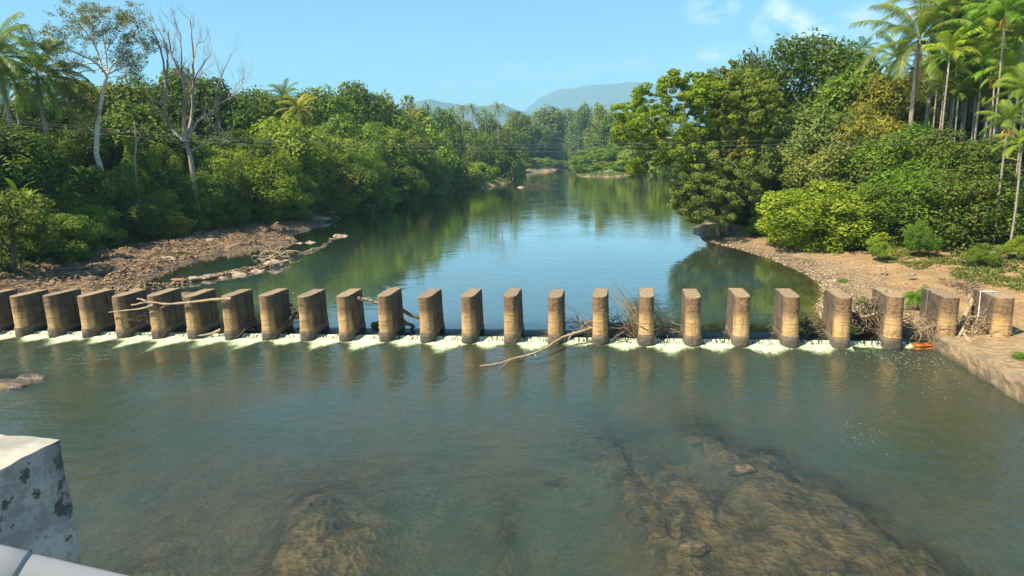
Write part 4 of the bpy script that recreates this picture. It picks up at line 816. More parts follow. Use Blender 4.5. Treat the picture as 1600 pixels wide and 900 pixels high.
# bare trunks of further arecas inside the grove
for i, (u, D) in enumerate(((1476, 88), (1498, 86), (1526, 88), (1548, 87), (1563, 90), (1586, 88), (1489, 94), (1512, 91), (1534, 92))):
    palm(u, 132 + (i * 13) % 25, D, 'areca', .95, 'dk', ['slim', 'pale', 'leaning', 'dark', 'thin', 'mossy', 'slender', 'straight', 'short'][i] + ' inner areca palm ' + ['left of the upright banana', 'over the upright banana', 'right of the upright banana', 'over the large banana leaf', 'right of the large banana leaf', 'near the right edge', 'behind the grove left end', 'in mid grove shade', 'beyond the mid grove trunks'][i], GA)
for a in ((1412, 190, 86, 1.5, 'br', 'banana plant on the left above the bright vine bush'), (1438, 212, 82, 1.4, 'md', 'banana plant with a long pale leaf under the young palms'), (1528, 205, 79, 1.7, 'lt', 'large banana plant in front of the areca trunks'), (1482, 208, 82, 1.0, 'yel', 'small yellow banana plant beside the areca trunks'), (1385, 185, 90, 1.3, 'br', 'banana plant half hidden by the olive feathery tree')):
    banana(*a)
# ------------------------------------------------------------------ branching special trees
def px(pts, D, dep=None): return np.array([P(u, v, D + (dep[i] if dep is not None else 0)) for i, (u, v) in enumerate(pts)])
def twigs(tb, line, r0, n, ln, rg, depth, tips=None, upb=.5, k=4):
    line = np.asarray(line); m_ = len(line)
    for j in range(n):
        f = rg.uniform(.25, 1.) * (m_ - 1); i = min(int(f), m_ - 2); p = line[i] + (line[i + 1] - line[i]) * (f - i); tg = unit(line[i + 1] - line[i])
        d = unit(tg * rg.uniform(.5, 1.1) + rg.normal(size=3) * .6 + np.array([0, 0, upb])); L_ = ln * rg.uniform(.5, 1.2); q = [p]
        for s in range(4): d = unit(d + rg.normal(size=3) * .2 + np.array([0, 0, upb * .25])); q.append(q[-1] + d * L_ / 4)
        rr = r0 * (1 - .5 * f / (m_ - 1)) ; tb.add(q, np.linspace(rr, rr * .35, 5), k, cap=False)
        if depth > 0: twigs(tb, q, rr * .55, max(2, n // 2), ln * .55, rg, depth - 1, tips, upb, 3 if depth < 2 else k)
        elif tips is not None: tips.append(q[-1]); tips.append(q[2])
def branch_tree(name, label, D, trunk, limbs, bark, r0, seed, tw=(5, 2.2, 2), leaf=None, group=None, foot=None, upb=.5):
    rg = np.random.default_rng(seed); B = P(trunk[0][0], trunk[0][1], D); gz = TZ(B[0], B[1]); root = np.array([B[0], B[1], min(gz, B[2])]); e = empty(name, root); tb = Tubes(); tips = []
    tp = px(trunk, D) - root
    if B[2] > gz: tp = np.vstack([[0, 0, -.3], tp])
    tl = smooth_line(tp, len(tp) * 4); tb.add(tl, np.linspace(r0, r0 * .5, len(tl)) * (1 + .35 * np.exp(-np.arange(len(tl)) / 2.)), 9)
    for li in limbs:
        pts, r = li[0], li[1]; dep = np.cumsum(np.concatenate([[0], rg.normal(0, 1.0, len(pts) - 1)])) if len(li) < 3 else np.linspace(0, li[2], len(pts))
        ln = smooth_line(px(pts, D, dep) - root, len(pts) * 4); ln[1:-1] += rg.normal(0, .05, (len(ln) - 2, 3)); tb.add(ln, np.linspace(r, r * .25, len(ln)), 7)
        twigs(tb, ln, r * .36, tw[0], tw[1], rg, tw[2], tips, upb)
    t = link('trunk', tb.mesh('trunk'), bark, e); tag(e, label, 'tree', group); return e, root, np.array(tips), rg
DT = 110
e, *_ = branch_tree('dead_tree', 'bare leafless dead tree with pale forking arms on the left bank', DT, [(300, 262), (296, 240), (290, 222)],
    [([(290, 222), (268, 200), (257, 175), (259, 130), (252, 80), (237, 45)], .30), ([(259, 130), (262, 90), (255, 60), (240, 35)], .13), ([(290, 222), (287, 180), (290, 150), (283, 120), (268, 85), (262, 45)], .30), ([(290, 150), (283, 100), (282, 60), (272, 32)], .14), ([(292, 222), (300, 180), (302, 130), (301, 80), (297, 28)], .28),
     ([(302, 130), (315, 105), (330, 85)], .12), ([(301, 100), (308, 70), (318, 65)], .10), ([(296, 215), (305, 195), (320, 185), (335, 200), (352, 212)], .20), ([(320, 185), (338, 165), (362, 152), (380, 130)], .16), ([(336, 168), (338, 140), (350, 110), (360, 85)], .12), ([(362, 152), (370, 130), (388, 122)], .07), ([(300, 236), (318, 225), (340, 218), (360, 222)], .17), ([(292, 160), (300, 140), (312, 120), (333, 98)], .10), ([(287, 120), (275, 95), (262, 80)], .08)], M_DEAD, .42, 3, (8, 2.9, 2), upb=.8)
DS = 108
e, root, tips, rg = branch_tree('spreading_tree', 'tall tree with a white trunk and a thin flat spreading crown on the left bank', DS, [(164, 326), (160, 290), (157, 262), (151, 240), (152, 205), (156, 170), (163, 135), (167, 118)],
    [([(167, 118), (150, 98), (125, 85), (95, 70), (72, 52)], .16), ([(150, 98), (125, 100), (95, 95), (70, 78)], .10), ([(160, 112), (150, 75), (130, 45), (112, 25)], .14), ([(150, 75), (140, 50), (142, 25)], .09), ([(167, 118), (165, 80), (160, 45), (165, 25)], .14), ([(165, 80), (182, 55), (195, 35)], .10), ([(167, 118), (182, 92), (200, 65), (212, 42)], .13), ([(182, 92), (205, 80), (228, 68)], .09),
     ([(170, 115), (192, 105), (215, 92), (230, 88)], .10), ([(168, 122), (190, 118), (212, 115)], .07), ([(155, 108), (130, 112), (100, 115), (82, 108)], .09), ([(130, 112), (118, 120), (105, 130)], .05), ([(150, 210), (140, 200), (133, 190)], .10)], M_PALE, .42, 5, (9, 2.6, 2), upb=.25)
V, F, t, d = leaves(np.column_stack([tips, np.full(len(tips), .45)]), 13, .11, rg, .6, .4, .25, .2, .5)
c = link('crown', fast('crown', V, F, False, {'tint': t, 'dry': d}), M_LEAF, e); c.color = (.15, .16, .05, 1)
# thin dark trunk between
e, *_ = branch_tree('slender_tree', 'slender bare trunk in the undergrowth between the pale trunk and the dead tree', 104, [(214, 290), (211, 250), (213, 225), (210, 190)], [([(213, 225), (220, 205), (222, 190)], .05)], M_DEAD, .16, 8, (2, 1, 1))
# overhanging trees at the right bank
DO = 86
def overhang(name, label, D, trunk, limbs, pix, col, seed, size, per, dry, r0=.34, tw=(4, 1.8, 1), droop=0.):
    e, root, tips, rg = branch_tree(name, label, D, trunk, limbs, M_DEAD if name == 'leaning_tree' else M_BARK, r0, seed, tw, upb=.15 - droop)
    cl = []
    for u, v, r, n in pix:
        for k in range(n):
            a = rg.uniform(0, 6.28); q = r * math.sqrt(rg.random()); p = P(u + q * math.cos(a), v + q * math.sin(a) * .8, D + rg.normal() * r * .085) - root; cl.append((p[0], p[1], max(p[2], .4), rg.uniform(.38, .85)))
    cl = np.array(cl + [(*q, .32) for q in tips]); V, F, t, d = leaves(cl, per, size, rg, .55, .7, dry, droop, .5)
    c = link('crown', fast('crown', V, F, False, {'tint': t, 'dry': d}), M_LEAF, e); g = GREENS[col]; c.color = (*g, 1); return e
overhang('leaning_tree', 'lime green tree leaning out over the river with pale limbs', 84, [(1128, 350), (1118, 300), (1100, 262), (1085, 230)],
    [([(1085, 230), (1060, 235), (1042, 232), (1020, 225)], .2), ([(1085, 230), (1072, 190), (1068, 150), (1052, 120)], .18), ([(1072, 190), (1040, 175), (1010, 178), (980, 190)], .13), ([(1068, 150), (1030, 155), (1000, 165)], .1), ([(1100, 262), (1070, 262), (1030, 255), (1000, 258)], .10), ([(1060, 235), (1030, 245), (995, 262)], .08), ([(1080, 215), (1020, 215), (968, 205)], .10)],
    [(1050, 128, 20, 20), (1085, 136, 26, 22), (1108, 136, 24, 18), (1085, 165, 34, 24), (1095, 205, 34, 24), (1075, 240, 36, 26), (1020, 155, 28, 22), (1062, 165, 28, 16), (980, 180, 26, 22), (1010, 198, 32, 26), (1050, 205, 34, 28), (972, 212, 18, 11), (1000, 232, 26, 15), (1035, 240, 28, 14), (990, 258, 14, 7), (1005, 268, 8, 3), (1060, 250, 24, 10)], 'lime', 21, .16, 100, .05)
overhang('rusty_tree', 'tall tree with olive and rust coloured leaves above the right bank point', 88, [(1140, 352), (1138, 300), (1128, 250), (1122, 200)],
    [([(1122, 200), (1118, 175), (1135, 160), (1150, 150)], .2), ([(1135, 165), (1165, 168), (1190, 180)], .14), ([(1122, 200), (1105, 165), (1098, 130)], .14), ([(1128, 250), (1160, 220), (1185, 205)], .14), ([(1140, 160), (1150, 130), (1140, 110)], .1)],
    [(1130, 132, 30, 34), (1160, 134, 32, 38), (1185, 155, 34, 40), (1105, 150, 32, 26), (1150, 175, 40, 42), (1195, 175, 28, 24), (1120, 210, 36, 28), (1170, 215, 34, 28), (1205, 140, 20, 14), (1150, 250, 34, 22), (1195, 225, 26, 18)], 'rust', 22, .15, 95, .12)
overhang('drooping_tree', 'grey green tree drooping to the water at the tip of the right bank', 82.5, [(1122, 356), (1112, 320), (1100, 285), (1092, 265)],
    [([(1100, 285), (1080, 275), (1065, 285), (1058, 315)], .12), ([(1092, 265), (1110, 245), (1140, 250), (1160, 275)], .12), ([(1112, 320), (1090, 310), (1075, 325)], .08), ([(1112, 310), (1140, 300), (1165, 315)], .08)],
    [(1090, 262, 34, 36), (1125, 270, 38, 40), (1070, 290, 20, 22), (1095, 300, 34, 36), (1120, 320, 34, 40), (1128, 345, 20, 12), (1112, 290, 24, 22), (1105, 345, 22, 10), (1062, 322, 15, 14), (1088, 328, 22, 22), (1150, 300, 34, 28), (1175, 270, 26, 18), (1080, 340, 8, 3), (1135, 325, 20, 9)], 'gg', 23, .14, 100, .10, .28, (4, 1.6, 1), .35)
tb = Tubes(); rg = np.random.default_rng(6); B = G(1118, 368, ZU + .4)
for k in range(26):
    a = rg.uniform(0, 6.28); p = [np.array([0, 0, .7])]; d = np.array([math.cos(a), math.sin(a), 0])
    for s in range(5): p.append(p[-1] + d * .45 + np.array([rg.normal() * .12, rg.normal() * .12, -.28])); 
    tb.add(p, np.linspace(.09, .03, 6), 4)
o = link('exposed_roots', tb.mesh('exposed_roots'), M_BARK); o.location = B; tag(o, 'tangle of exposed roots on the eroded tip of the right bank', 'roots')
# ------------------------------------------------------------------ driftwood
def wood(name, pts, r0, r1, seed, mat, label, cat='branch', stubs=(), knob=.12, GY=GY):
    """pts are (u, v, world y) of the axis"""
    rg = np.random.default_rng(seed); L_ = np.array([GY(*p) for p in pts]); tb = Tubes(); ln = smooth_line(L_, len(pts) * 6); n = len(ln); ln[1:-1] += rg.normal(0, r0 * .12, (n - 2, 3))
    tb.add(ln, np.linspace(r0, r1, n) * (1 + rg.normal(0, knob, n)), 9)
    for st in stubs:
        q = np.array([GY(*p) for p in st[0]]); q = smooth_line(q, len(q) * 4); tb.add(q, np.linspace(st[1], st[2], len(q)) * (1 + rg.normal(0, knob, len(q))), 7)
    o = link(name, tb.mesh(name), mat); return tag(o, label, cat)
wood('forked_branch', [(361, 467, -.12), (335, 468, -.15), (300, 472, -.18), (262, 475, -.2), (232, 472, -.2), (205, 477, -.2)], .10, .05, 1, M_DRIFT, 'long pale forked branch lodged across the front of three left piers', stubs=[([(232, 473, -.2), (222, 468, -.25), (214, 467, -.3)], .08, .05), ([(240, 476, -.2), (222, 482, -.22), (196, 485, -.2), (170, 488, -.2)], .08, .03), ([(262, 476, -.2), (250, 482, -.1)], .04, .015)])
wood('bent_branch', [(928, 512, .95), (905, 519, .85), (880, 527, .66), (858, 541, .48), (835, 552, .34), (800, 561, .2), (778, 568, .12), (750, 572, .03)], .10, .04, 2, M_DRIFT, 'long bent branch slanting from the pier down into the pool', stubs=[([(905, 519, .85), (912, 508, .95), (925, 500, 1.1)], .05, .03), ([(835, 552, .34), (838, 558, .2)], .03, .02), ([(800, 561, .2), (790, 568, .1), (778, 580, .02)], .03, .012), ([(893, 523, .75), (887, 532, .5)], .05, .02)], GY=G)
wood('slanting_beam', [(560, 466, 1.1), (575, 469, 1.3), (592, 474, 1.5)], .12, .10, 3, M_DRIFT, 'short splintered plank bridging two piers near their tops', stubs=[([(572, 469, 1.3), (577, 464, 1.3)], .07, .02)])
wood('slanting_beam', [(625, 482, 1.4), (640, 491, 1.6), (662, 499, 1.7)], .14, .10, 4, M_DARKDRIFT, 'dark beam slanting down between two piers left of the middle')
wood('dark_snag', [(584, 508, 2.2), (592, 505, 2.3), (602, 503, 2.2)], .22, .12, 5, M_DARKDRIFT, 'small dark snag behind the base of the pier left of the dark beam')
wood('dark_snag', [(628, 500, 1.6), (634, 505, 1.7), (646, 510, 1.8), (640, 516, 1.9)], .16, .08, 6, M_DARKDRIFT, 'dark jagged snag under the slanting beam')
wood('crossing_log', [(345, 515, .6), (330, 521, .4), (310, 525, .1)], .10, .05, 7, M_DRIFT, 'thin pale branch lying on the sill beside the eighth pier')
wood('driftwood_log', [(1500, 423, 22), (1518, 429, 21), (1535, 431, 20.5), (1548, 430, 20)], .16, .10, 8, M_DARKDRIFT, 'dark driftwood log on the sandy bank at the right', 'log', stubs=[([(1510, 428, 21.3), (1500, 424, 21.6)], .08, .03)])
def on_ground(o, lift=0):
    me = o.data; n = len(me.vertices); co = np.empty(n * 3, np.float32); me.vertices.foreach_get('co', co); co = co.reshape(-1, 3); h = terrain(co[:, 0].astype(float), co[:, 1].astype(float))[0]; dz = (h - co[:, 2]).mean() + lift; co[:, 2] += dz; me.vertices.foreach_set('co', co.ravel()); me.update()
on_ground(bpy.data.objects['driftwood_log'], .12)
o = wood('driftwood_log', [(1377, 432, 19), (1386, 432, 19)], .09, .08, 9, M_DARKDRIFT, 'short dark stick lying on the gravel bar', 'stick'); on_ground(o, .05)
o = wood('post_stub', [(1383, 432, 18.6), (1383, 415, 18.6)], .09, .06, 10, M_DRIFT, 'short pale wooden stub standing on the gravel bar', 'stub')
wood('twisted_root', [(1512, 458, 2.8), (1518, 472, 2.4), (1512, 484, 1.8), (1506, 498, 1.2), (1503, 512, .6), (1508, 525, .1), (1516, 535, -.8)], .14, .09, 11, M_DRIFT, 'thick twisted pale root winding down between the two bank piers', 'root',
     stubs=[([(1503, 518, .4), (1495, 530, -.1), (1488, 534, -.3)], .09, .03), ([(1506, 516, .4), (1520, 520, .3), (1528, 516, .3)], .08, .03), ([(1508, 525, .1), (1512, 540, -.8), (1510, 545, -1)], .07, .03), ([(1506, 498, 1.2), (1498, 505, 1)], .06, .03), ([(1518, 472, 2.4), (1525, 480, 2.2), (1530, 500, 1.8)], .06, .03), ([(1512, 458, 2.8), (1508, 450, 3)], .09, .05)])
wood('pale_root', [(1395, 476, 1.9), (1380, 484, 1.7), (1362, 492, 1.5), (1340, 497, 1.3)], .11, .06, 12, M_DRIFT, 'pale root leaning from the twenty third pier into the root heap', 'root', stubs=[([(1380, 484, 1.7), (1372, 474, 2), (1366, 470, 2.1)], .05, .02)])
def heap(name, u, v, y, wpx_, hpx, n, seed, r, mat, label, ln=1.2, arch=.5, base=None):
    rg = np.random.default_rng(seed); c0 = GY(u, v, y); s = wpx_ / FPX * np.linalg.norm(c0 - CAM); hh = hpx / FPX * np.linalg.norm(c0 - CAM); tb = Tubes()
    for k in range(n):
        p = np.array([rg.normal() * s * .3, rg.normal() * .55, abs(rg.normal()) * hh * .25]); d = unit(np.array([rg.normal(), rg.normal() * .5, rg.normal() * arch + .15])); q = [p]; L_ = ln * rg.uniform(.4, 1.3)
        for i in range(5): d = unit(d + rg.normal(size=3) * .25 + np.array([0, 0, -.10])); q.append(q[-1] + d * L_ / 5)
        q = np.array(q); q[:, 2] = np.clip(q[:, 2], -.25, hh * 1.3); rr = r * rg.uniform(.3, 1.2); tb.add(q, np.linspace(rr, rr * .3, 6), 4, cap=False)
    o = link(name, tb.mesh(name), mat); o.location = c0; return tag(o, label, 'driftwood')
heap('debris_tangle', 970, 518, 1.5, 130, 26, 190, 1, .045, M_DARKDRIFT, 'dark mat of wet sticks caught under the big twig tangle', 1.5)
def arch_twigs(name, specs, seed, mat, label):
    rg = np.random.default_rng(seed); tb = Tubes()
    for u0, v0, u1, v1, hgt, n, r in specs:
        for k in range(n):
            a = GY(u0 + rg.normal() * 5, v0 + rg.normal() * 3, 1.4 + rg.normal() * .5); b = GY(u1 + rg.normal() * 9, v1 + rg.normal() * 7, 1.2 + rg.normal() * .7); m_ = (a + b) / 2 + np.array([0, 0, hgt * rg.uniform(.5, 1.3)])
            ln = smooth_line([a, a * .6 + m_ * .4 + rg.normal(size=3) * .08, m_, b * .6 + m_ * .4 + rg.normal(size=3) * .08, b], 12); tb.add(ln, np.linspace(r * rg.uniform(.7, 1.2), r * .3, 12), 4, cap=False)
            if k % 3 == 0: twigs(tb, ln, r * .6, 2, .45, rg, 1, None, .05, 3)
    return tag(link(name, tb.mesh(name), mat), label, 'driftwood')
arch_twigs('twig_tangle', [(1010, 525, 952, 452, .3, 7, .022), (1010, 520, 965, 462, .5, 7, .02), (1000, 525, 972, 470, .4, 10, .018), (1010, 530, 1032, 500, .9, 7, .018), (1000, 510, 960, 445, .2, 3, .014), (1030, 525, 1060, 505, .5, 8, .02), (930, 515, 885, 480, .1, 6, .016), (930, 518, 882, 500, .2, 7, .02), (925, 518, 895, 515, .2, 6, .02), (985, 525, 960, 490, .5, 8, .018), (1045, 520, 1010, 470, .4, 5, .018), (870, 523, 845, 513, .15, 5, .014)], 4, M_DRIFT, 'pale arching twigs tangled around the two piers right of the middle')
heap('debris_tangle', 462, 495, 2.2, 26, 40, 70, 2, .06, M_DARKDRIFT, 'dark lumpy clump of sticks between the ninth and tenth piers', .7)
heap('debris_tangle', 218, 500, 1.0, 40, 40, 60, 3, .02, M_DARKDRIFT, 'thin dark twigs hanging between the fifth and sixth piers', 1.3, .9)
heap('debris_tangle', 388, 510, 1.8, 40, 20, 60, 4, .04, M_DARKDRIFT, 'dark sticks jammed between the eighth and ninth piers', 1.3, .3)
heap('root_heap', 1360, 508, 1.9, 56, 46, 210, 5, .05, M_DARKDRIFT, 'heap of dark roots and sticks between the last two river piers', 1.5, .8)
heap('root_heap', 1358, 495, 2.2, 46, 50, 70, 6, .03, M_DRIFT, 'pale dry twigs on top of the root heap between the last two river piers', 1.4, 1.)
heap('root_heap', 1445, 520, 1.2, 42, 46, 160, 7, .022, M_DRIFT, 'dry brown twigs hanging under the bright green shrub', 1.5, 1.)
heap('root_heap', 1270, 512, 2.2, 60, 16, 110, 8, .04, M_DARKDRIFT, 'wet dark sticks along the sill at the gravel bar corner', 1.3, .3)
heap('root_heap', 1528, 520, 1.2, 26, 46, 120, 9, .03, M_DRIFT, 'dry roots piled against the left side of the last pier', 1.1, .9)
heap('reddish_scrub', 1505, 452, 3.0, 34, 14, 90, 10, .02, M_DARKDRIFT, 'reddish brown brush lying on top of the bank pier with the iron strip', 1.0, .3)
heap('driftwood_snag', 427, 400, 33, 30, 14, 60, 11, .10, M_DRIFT, 'pale tangled driftwood stump on the pebble string left of the river', 2.2, .6)
heap('driftwood_snag', 838, 292, 202, 36, 9, 110, 12, .09, M_DARKDRIFT, 'brushy snag island of driftwood in mid river far upstream', 3.5, .9)
heap('driftwood_snag', 1312, 436, 20, 26, 12, 50, 13, .06, M_DRIFT, 'small driftwood stump at the edge of the gravel bar', 1.2, .5)
heap('driftwood_snag', 225, 372, 44, 26, 34, 70, 14, .05, M_DRIFT, 'dry leafless shrub under the dark bush left of the rock shelf', 2.4, 1.2)
heap('driftwood_snag', 505, 345, 84, 50, 10, 60, 15, .09, M_DRIFT, 'dry sticks along the narrow end of the left rock shelf', 3, .3)
heap('apron_roots', 1565, 590, -4.2, 30, 10, 60, 16, .035, M_DARKDRIFT, 'dark roots clinging to the broken edge of the retaining wall', 1.0, .3)
# ------------------------------------------------------------------ ground cover
def tufts(name, n, seed, region, size, col, label):
    rg = np.random.default_rng(seed); x0, x1, y0, y1, fn = region; x = rg.uniform(x0, x1, n * 4); y = rg.uniform(y0, y1, n * 4); h, d, s, b, l = terrain(x, y); k = fn(x, y, d, h) * (vn(x * .45, y * .45, seed) * .7 + vn(x * 1.7, y * 1.7, seed + 2) * .3); ok = (k > .5) & (h > ZU + .1); x = x[ok][:n]; y = y[ok][:n]; h = h[ok][:n]; m_ = len(x); V = []; 
    az = rg.uniform(0, 6.28, (m_, 5)); ln = size * rg.uniform(.5, 1.3, (m_, 5)); ox = rg.normal(0, size * .5, (m_, 5)); oy = rg.normal(0, size * .5, (m_, 5)); wd = size * .16
    bx = x[:, None] + ox; by = y[:, None] + oy; ca = np.cos(az); sa = np.sin(az); z = h[:, None] - .03 + 0 * ox
    a = np.stack([bx - sa * wd, by + ca * wd, z], -1); b_ = np.stack([bx + sa * wd, by - ca * wd, z], -1); c_ = np.stack([bx + ca * ln * .35 + sa * wd * .8, by + sa * ln * .35 - ca * wd * .8, z + ln * .7], -1); d_ = np.stack([bx + ca * ln * .75, by + sa * ln * .75, z + ln * .85], -1)
    V = np.stack([a, b_, c_, d_], 2).reshape(-1, 3); o = link(name, fast(name, V, np.arange(len(V)).reshape(-1, 4), False, {'tint': np.repeat(rg.random(m_ * 5), 4), 'dry': np.repeat((rg.random(m_ * 5) < .12) * .9, 4)}), M_LEAF); o.color = (*col, 1); return tag(o, label, None, None, 'stuff')
tufts('grass', 22000, 31, (62, 100, 2, 50, lambda x, y, d, h: np.clip((x + y * .25 - 72) / 6, 0, 1) * .75 + .58 * (d > 8)), .22, (.11, .15, .035), 'green grass and creepers on the slope of the right bank')
tufts('ground_cover', 16000, 32, (-60, 30, 8, 130, lambda x, y, d, h: (x < 36 - .07 * y) * (d > 12 - 9 * ss((y - 45) / 60)) * 1.3), .55, (.05, .075, .02), 'low undergrowth along the edge of the left bank wood')
tufts('weeds', 500, 33, (-12, 14, 25, 60, lambda x, y, d, h: (d > .5) * (d < 9) * .62), .28, (.11, .17, .04), 'scattered green weeds on the left rock shelf')
tufts('river_grass', 5000, 34, (-60, 90, 95, 400, lambda x, y, d, h: (d > 0) * (d < 12) * 1.2), .9, (.10, .15, .035), 'grass along the river edge upstream')
# ------------------------------------------------------------------ house far upstream
hp = P(977, 213, 450); hz = TZ(hp[0], hp[1]); e = empty('house', (hp[0], hp[1], hz), .15)
m = MT('pink_plaster'); M_PL = m.done(m.bsdf(C4(.62, .46, .38), .8)); m = MT('pale_roof'); M_RF = m.done(m.bsdf(C4(.62, .60, .56), .6)); m = MT('dark_window'); M_WN = m.done(m.bsdf(C4(.03, .03, .035), .3))
Hh = hp[2] + .8 - hz
def boxm(name, x0, x1, y0, y1, z0, z1, mat, par):
    V = [(x, y, z) for z in (z0, z1) for x, y in ((x0, y0), (x1, y0), (x1, y1), (x0, y1))]; F = np.array([(0, 3, 2, 1), (4, 5, 6, 7), (0, 1, 5, 4), (1, 2, 6, 5), (2, 3, 7, 6), (3, 0, 4, 7)]); return link(name, fast(name, V, F), mat, par)
boxm('wall', -3, 3, -3, 3, -1, Hh, M_PL, e)
V = [(-3.6, -3.6, Hh), (3.6, -3.6, Hh), (3.6, 3.6, Hh), (-3.6, 3.6, Hh), (-3.6, 0, Hh + 1.6), (3.6, 0, Hh + 1.6)]; me = bpy.data.meshes.new('roof'); me.from_pydata(V, [], [(0, 1, 5, 4), (2, 3, 4, 5), (0, 4, 3), (1, 2, 5), (0, 3, 2, 1)]); link('roof', me, M_RF, e)
for x in (-1.6, 1.2): boxm('window', x, x + .9, -3.03, -2.9, Hh - 2, Hh - .8, M_WN, e)
tag(e, 'small pale pink house with a light roof among far trees', 'house')
# ------------------------------------------------------------------ power lines
m = MT('cable'); M_CAB = m.done(m.bsdf(C4(.12, .12, .12), .6))
wl = {'top': [(-400, 130), (0, 185), (400, 217), (800, 225.5), (1200, 219), (1600, 203), (2000, 170)], 'second': [(-400, 133), (0, 188), (400, 220.5), (800, 229.5), (1200, 226), (1600, 208), (2000, 176)], 'lowest': [(-400, 138), (0, 193), (400, 227), (800, 237), (1200, 232.5), (1600, 216), (2000, 184)]}
for i, (k, pts) in enumerate(wl.items()):
    tb = Tubes(); tb.add(smooth_line([GY(u, v, 30 + i * .3) for u, v in pts], 60), .010, 5); tag(link('power_line', tb.mesh('power_line'), M_CAB), k + ' of the three thin power lines strung across the river', 'cable', 'power lines over the river')
for i, u in enumerate((1203, 748)):
    tb = Tubes(); a = GY(u, 219 if u > 1000 else 225, 30); b = GY(u, 232.5 if u > 1000 else 237, 30.6); tb.add([a, (a + b) / 2, b], .025, 5); tag(link('line_spacer', tb.mesh('line_spacer'), M_CAB), 'thin spacer rod joining the power lines ' + ('in front of the right bank trees' if i == 0 else 'in front of the far palm grove'), 'spacer', 'spacers on the power lines')
# ------------------------------------------------------------------ hills
def ridge(name, prof, D0, depth, seed, col, label):
    us = np.linspace(prof[0][0], prof[-1][0], 160); vs = np.interp(us, [p[0] for p in prof], [p[1] for p in prof]); rows = 26; V = []
    for j in range(rows):
        t = j / (rows - 1); f = math.sin(min(1, t * 1.35) * math.pi / 2) ** .9 if t < .74 else math.cos((t - .74) / .26 * math.pi / 2)
        for i, u in enumerate(us):
            T = P(u, vs[i], D0 + depth * t); top = max(4, T[2] - 0); nn = float(fbm(np.array(i * .09), np.array(j * .22), seed, 4)) - .5
            V.append((T[0], T[1], top * f * (1 + nn * .55 * (1 - f * .9)) - 3))
    n = len(us); i = (np.arange(rows - 1)[:, None] * n + np.arange(n - 1)[None]).ravel(); F = np.stack([i, i + 1, i + n + 1, i + n], -1)
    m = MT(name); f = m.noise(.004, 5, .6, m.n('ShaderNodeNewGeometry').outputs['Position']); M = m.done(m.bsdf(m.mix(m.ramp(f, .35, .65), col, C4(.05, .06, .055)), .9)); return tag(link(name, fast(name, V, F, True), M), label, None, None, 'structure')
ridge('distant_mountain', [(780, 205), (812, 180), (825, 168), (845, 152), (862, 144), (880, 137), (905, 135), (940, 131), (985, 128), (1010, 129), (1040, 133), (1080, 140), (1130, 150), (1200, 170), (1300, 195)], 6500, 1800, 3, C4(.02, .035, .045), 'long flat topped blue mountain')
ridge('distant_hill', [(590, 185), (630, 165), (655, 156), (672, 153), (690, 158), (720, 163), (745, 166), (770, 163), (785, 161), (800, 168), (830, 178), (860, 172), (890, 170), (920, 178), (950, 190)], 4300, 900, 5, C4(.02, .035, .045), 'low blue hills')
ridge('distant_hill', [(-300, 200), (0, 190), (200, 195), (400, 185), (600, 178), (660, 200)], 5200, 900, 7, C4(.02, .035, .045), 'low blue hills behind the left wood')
# ------------------------------------------------------------------ bridge parapet in the foreground
zt = CAM[2] - .5; C0 = G(93, 688, zt); E1 = unit(G(0, 677, zt) - C0); E2 = unit(G(0, 735, zt) - C0)
m = MT('parapet_concrete'); ps = m.n('ShaderNodeNewGeometry').outputs['Position']; a = m.noise(7, 6, .65, ps); b = m.noise(28, 6, .7, ps); big = m.noise(3.2, 4, .6, ps)
nz_ = m.n('ShaderNodeSeparateXYZ', {0: m.n('ShaderNodeNewGeometry').outputs['True Normal']}).outputs[2]
c = m.mix(m.ramp(b, .42, .60), C4(.26, .26, .27), C4(.62, .61, .60)); k_ = m.math('ADD', m.math('MULTIPLY', a, .55), m.math('ADD', m.math('MULTIPLY', b, .45), m.math('MULTIPLY', big, .35))); c = m.mix(m.ramp(k_, .70, .76), c, C4(.06, .06, .065)); c = m.mix(m.math('MULTIPLY', m.ramp(k_, .62, .70), .35), c, C4(.12, .12, .13))
c = m.mix(m.ramp(nz_, .8, .95), c, m.mix(m.ramp(a, .40, .65), C4(.33, .31, .25), C4(.21, .20, .16))); M_PAR = m.done(m.bsdf(c, .88, m.bump(b, .7, .004)))
e = empty('parapet_post', tuple(C0 + E1 * .2 + E2 * .2 - np.array([0, 0, 1.4])))
import bmesh
from mathutils import noise as mn
bm = bmesh.new(); bmesh.ops.create_cube(bm, size=1); bmesh.ops.subdivide_edges(bm, edges=bm.edges[:], cuts=40, use_grid_fill=True)
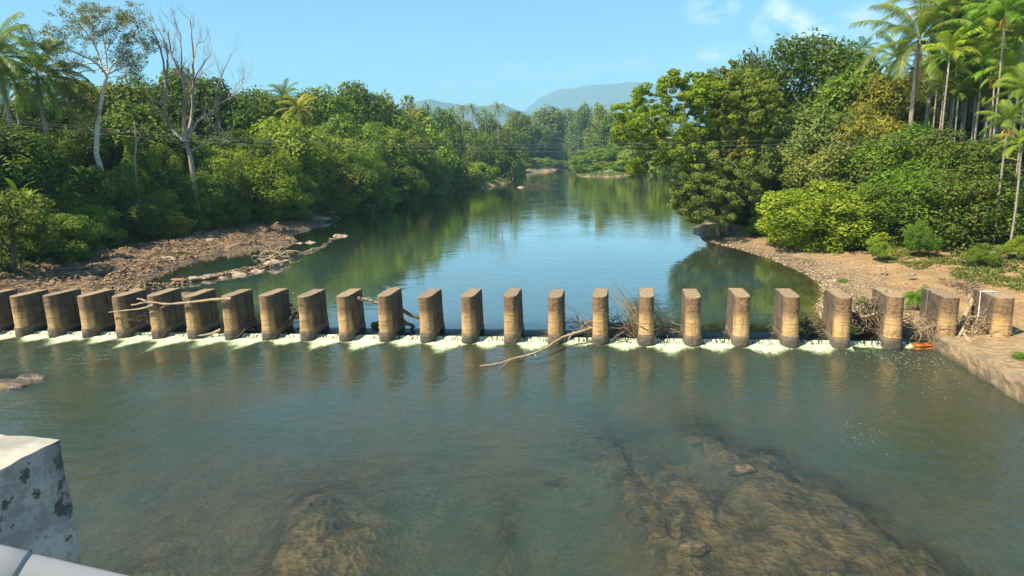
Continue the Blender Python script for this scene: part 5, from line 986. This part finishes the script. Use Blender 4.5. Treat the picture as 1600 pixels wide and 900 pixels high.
for v in bm.verts:
    s = (v.co.x + .5) * .42; t_ = (v.co.y + .5) * .42; z = (v.co.z + .5) * 1.4; p = Vector(E1) * (s - .2) + Vector(E2) * (t_ - .2) + Vector((0, 0, z)); w_ = Vector(C0) + p
    nv = Vector((mn.noise(w_ * 9), mn.noise(w_ * 9 + Vector((5, 1, 1))), mn.noise(w_ * 9 + Vector((1, 8, 1))))) * .005 + Vector((mn.noise(w_ * 45), mn.noise(w_ * 45 + Vector((5, 1, 1))), mn.noise(w_ * 45 + Vector((1, 8, 1))))) * .0018
    v.co = p + nv
bmesh.ops.recalc_face_normals(bm, faces=bm.faces[:]); me = bpy.data.meshes.new('post'); bm.to_mesh(me); bm.free()
link('post', me, M_PAR, e)
tag(e, 'square weathered concrete parapet post at the bottom left corner', 'parapet post')
m = MT('white_pipe_paint'); f = m.noise(14, 4, .6); M_PIPE = m.done(m.bsdf(m.mix(m.ramp(f, .55, .75), C4(.28, .28, .28), C4(.18, .17, .15)), .35))
PA = P(38, 904, .86); PB = P(330, 968, .80); e2 = empty('guard_rail', tuple(PA)); d = PB - PA; tb = Tubes()
rr = .026; q = [PA * 0 - d * .30 + d * .30 * 0]; u_ = unit(d)
tb.add([-u_ * .12, -u_ * .02, u_ * .0, u_ * .6, u_ * 2.2], [rr * .9, rr * .9, rr, rr, rr], 28); link('pipe', tb.mesh('pipe'), M_PIPE, e2)
tb = Tubes(); tb.add([-u_ * .05, -u_ * .045, -u_ * .01, -u_ * .005], [rr * 1.0, rr * 1.06, rr * 1.06, rr], 28); link('collar', tb.mesh('collar'), M_PIPE, e2)
tag(e2, 'white painted steel pipe rail beside the parapet post', 'railing')
# ------------------------------------------------------------------ haze
m = bpy.data.materials.new('haze'); m.use_nodes = True; t = m.node_tree; t.nodes.clear(); oo = t.nodes.new('ShaderNodeOutputMaterial'); v = t.nodes.new('ShaderNodeVolumePrincipled')
v.inputs['Color'].default_value = (.40, .80, 1, 1); v.inputs['Density'].default_value = .00016; v.inputs['Anisotropy'].default_value = 0; t.links.new(v.outputs[0], oo.inputs['Volume'])
hz_ = boxm('haze', -9500, 9500, -1600, 14500, -60, 1100, m, None); tag(hz_, 'thin pale blue air haze', None, None, 'stuff')
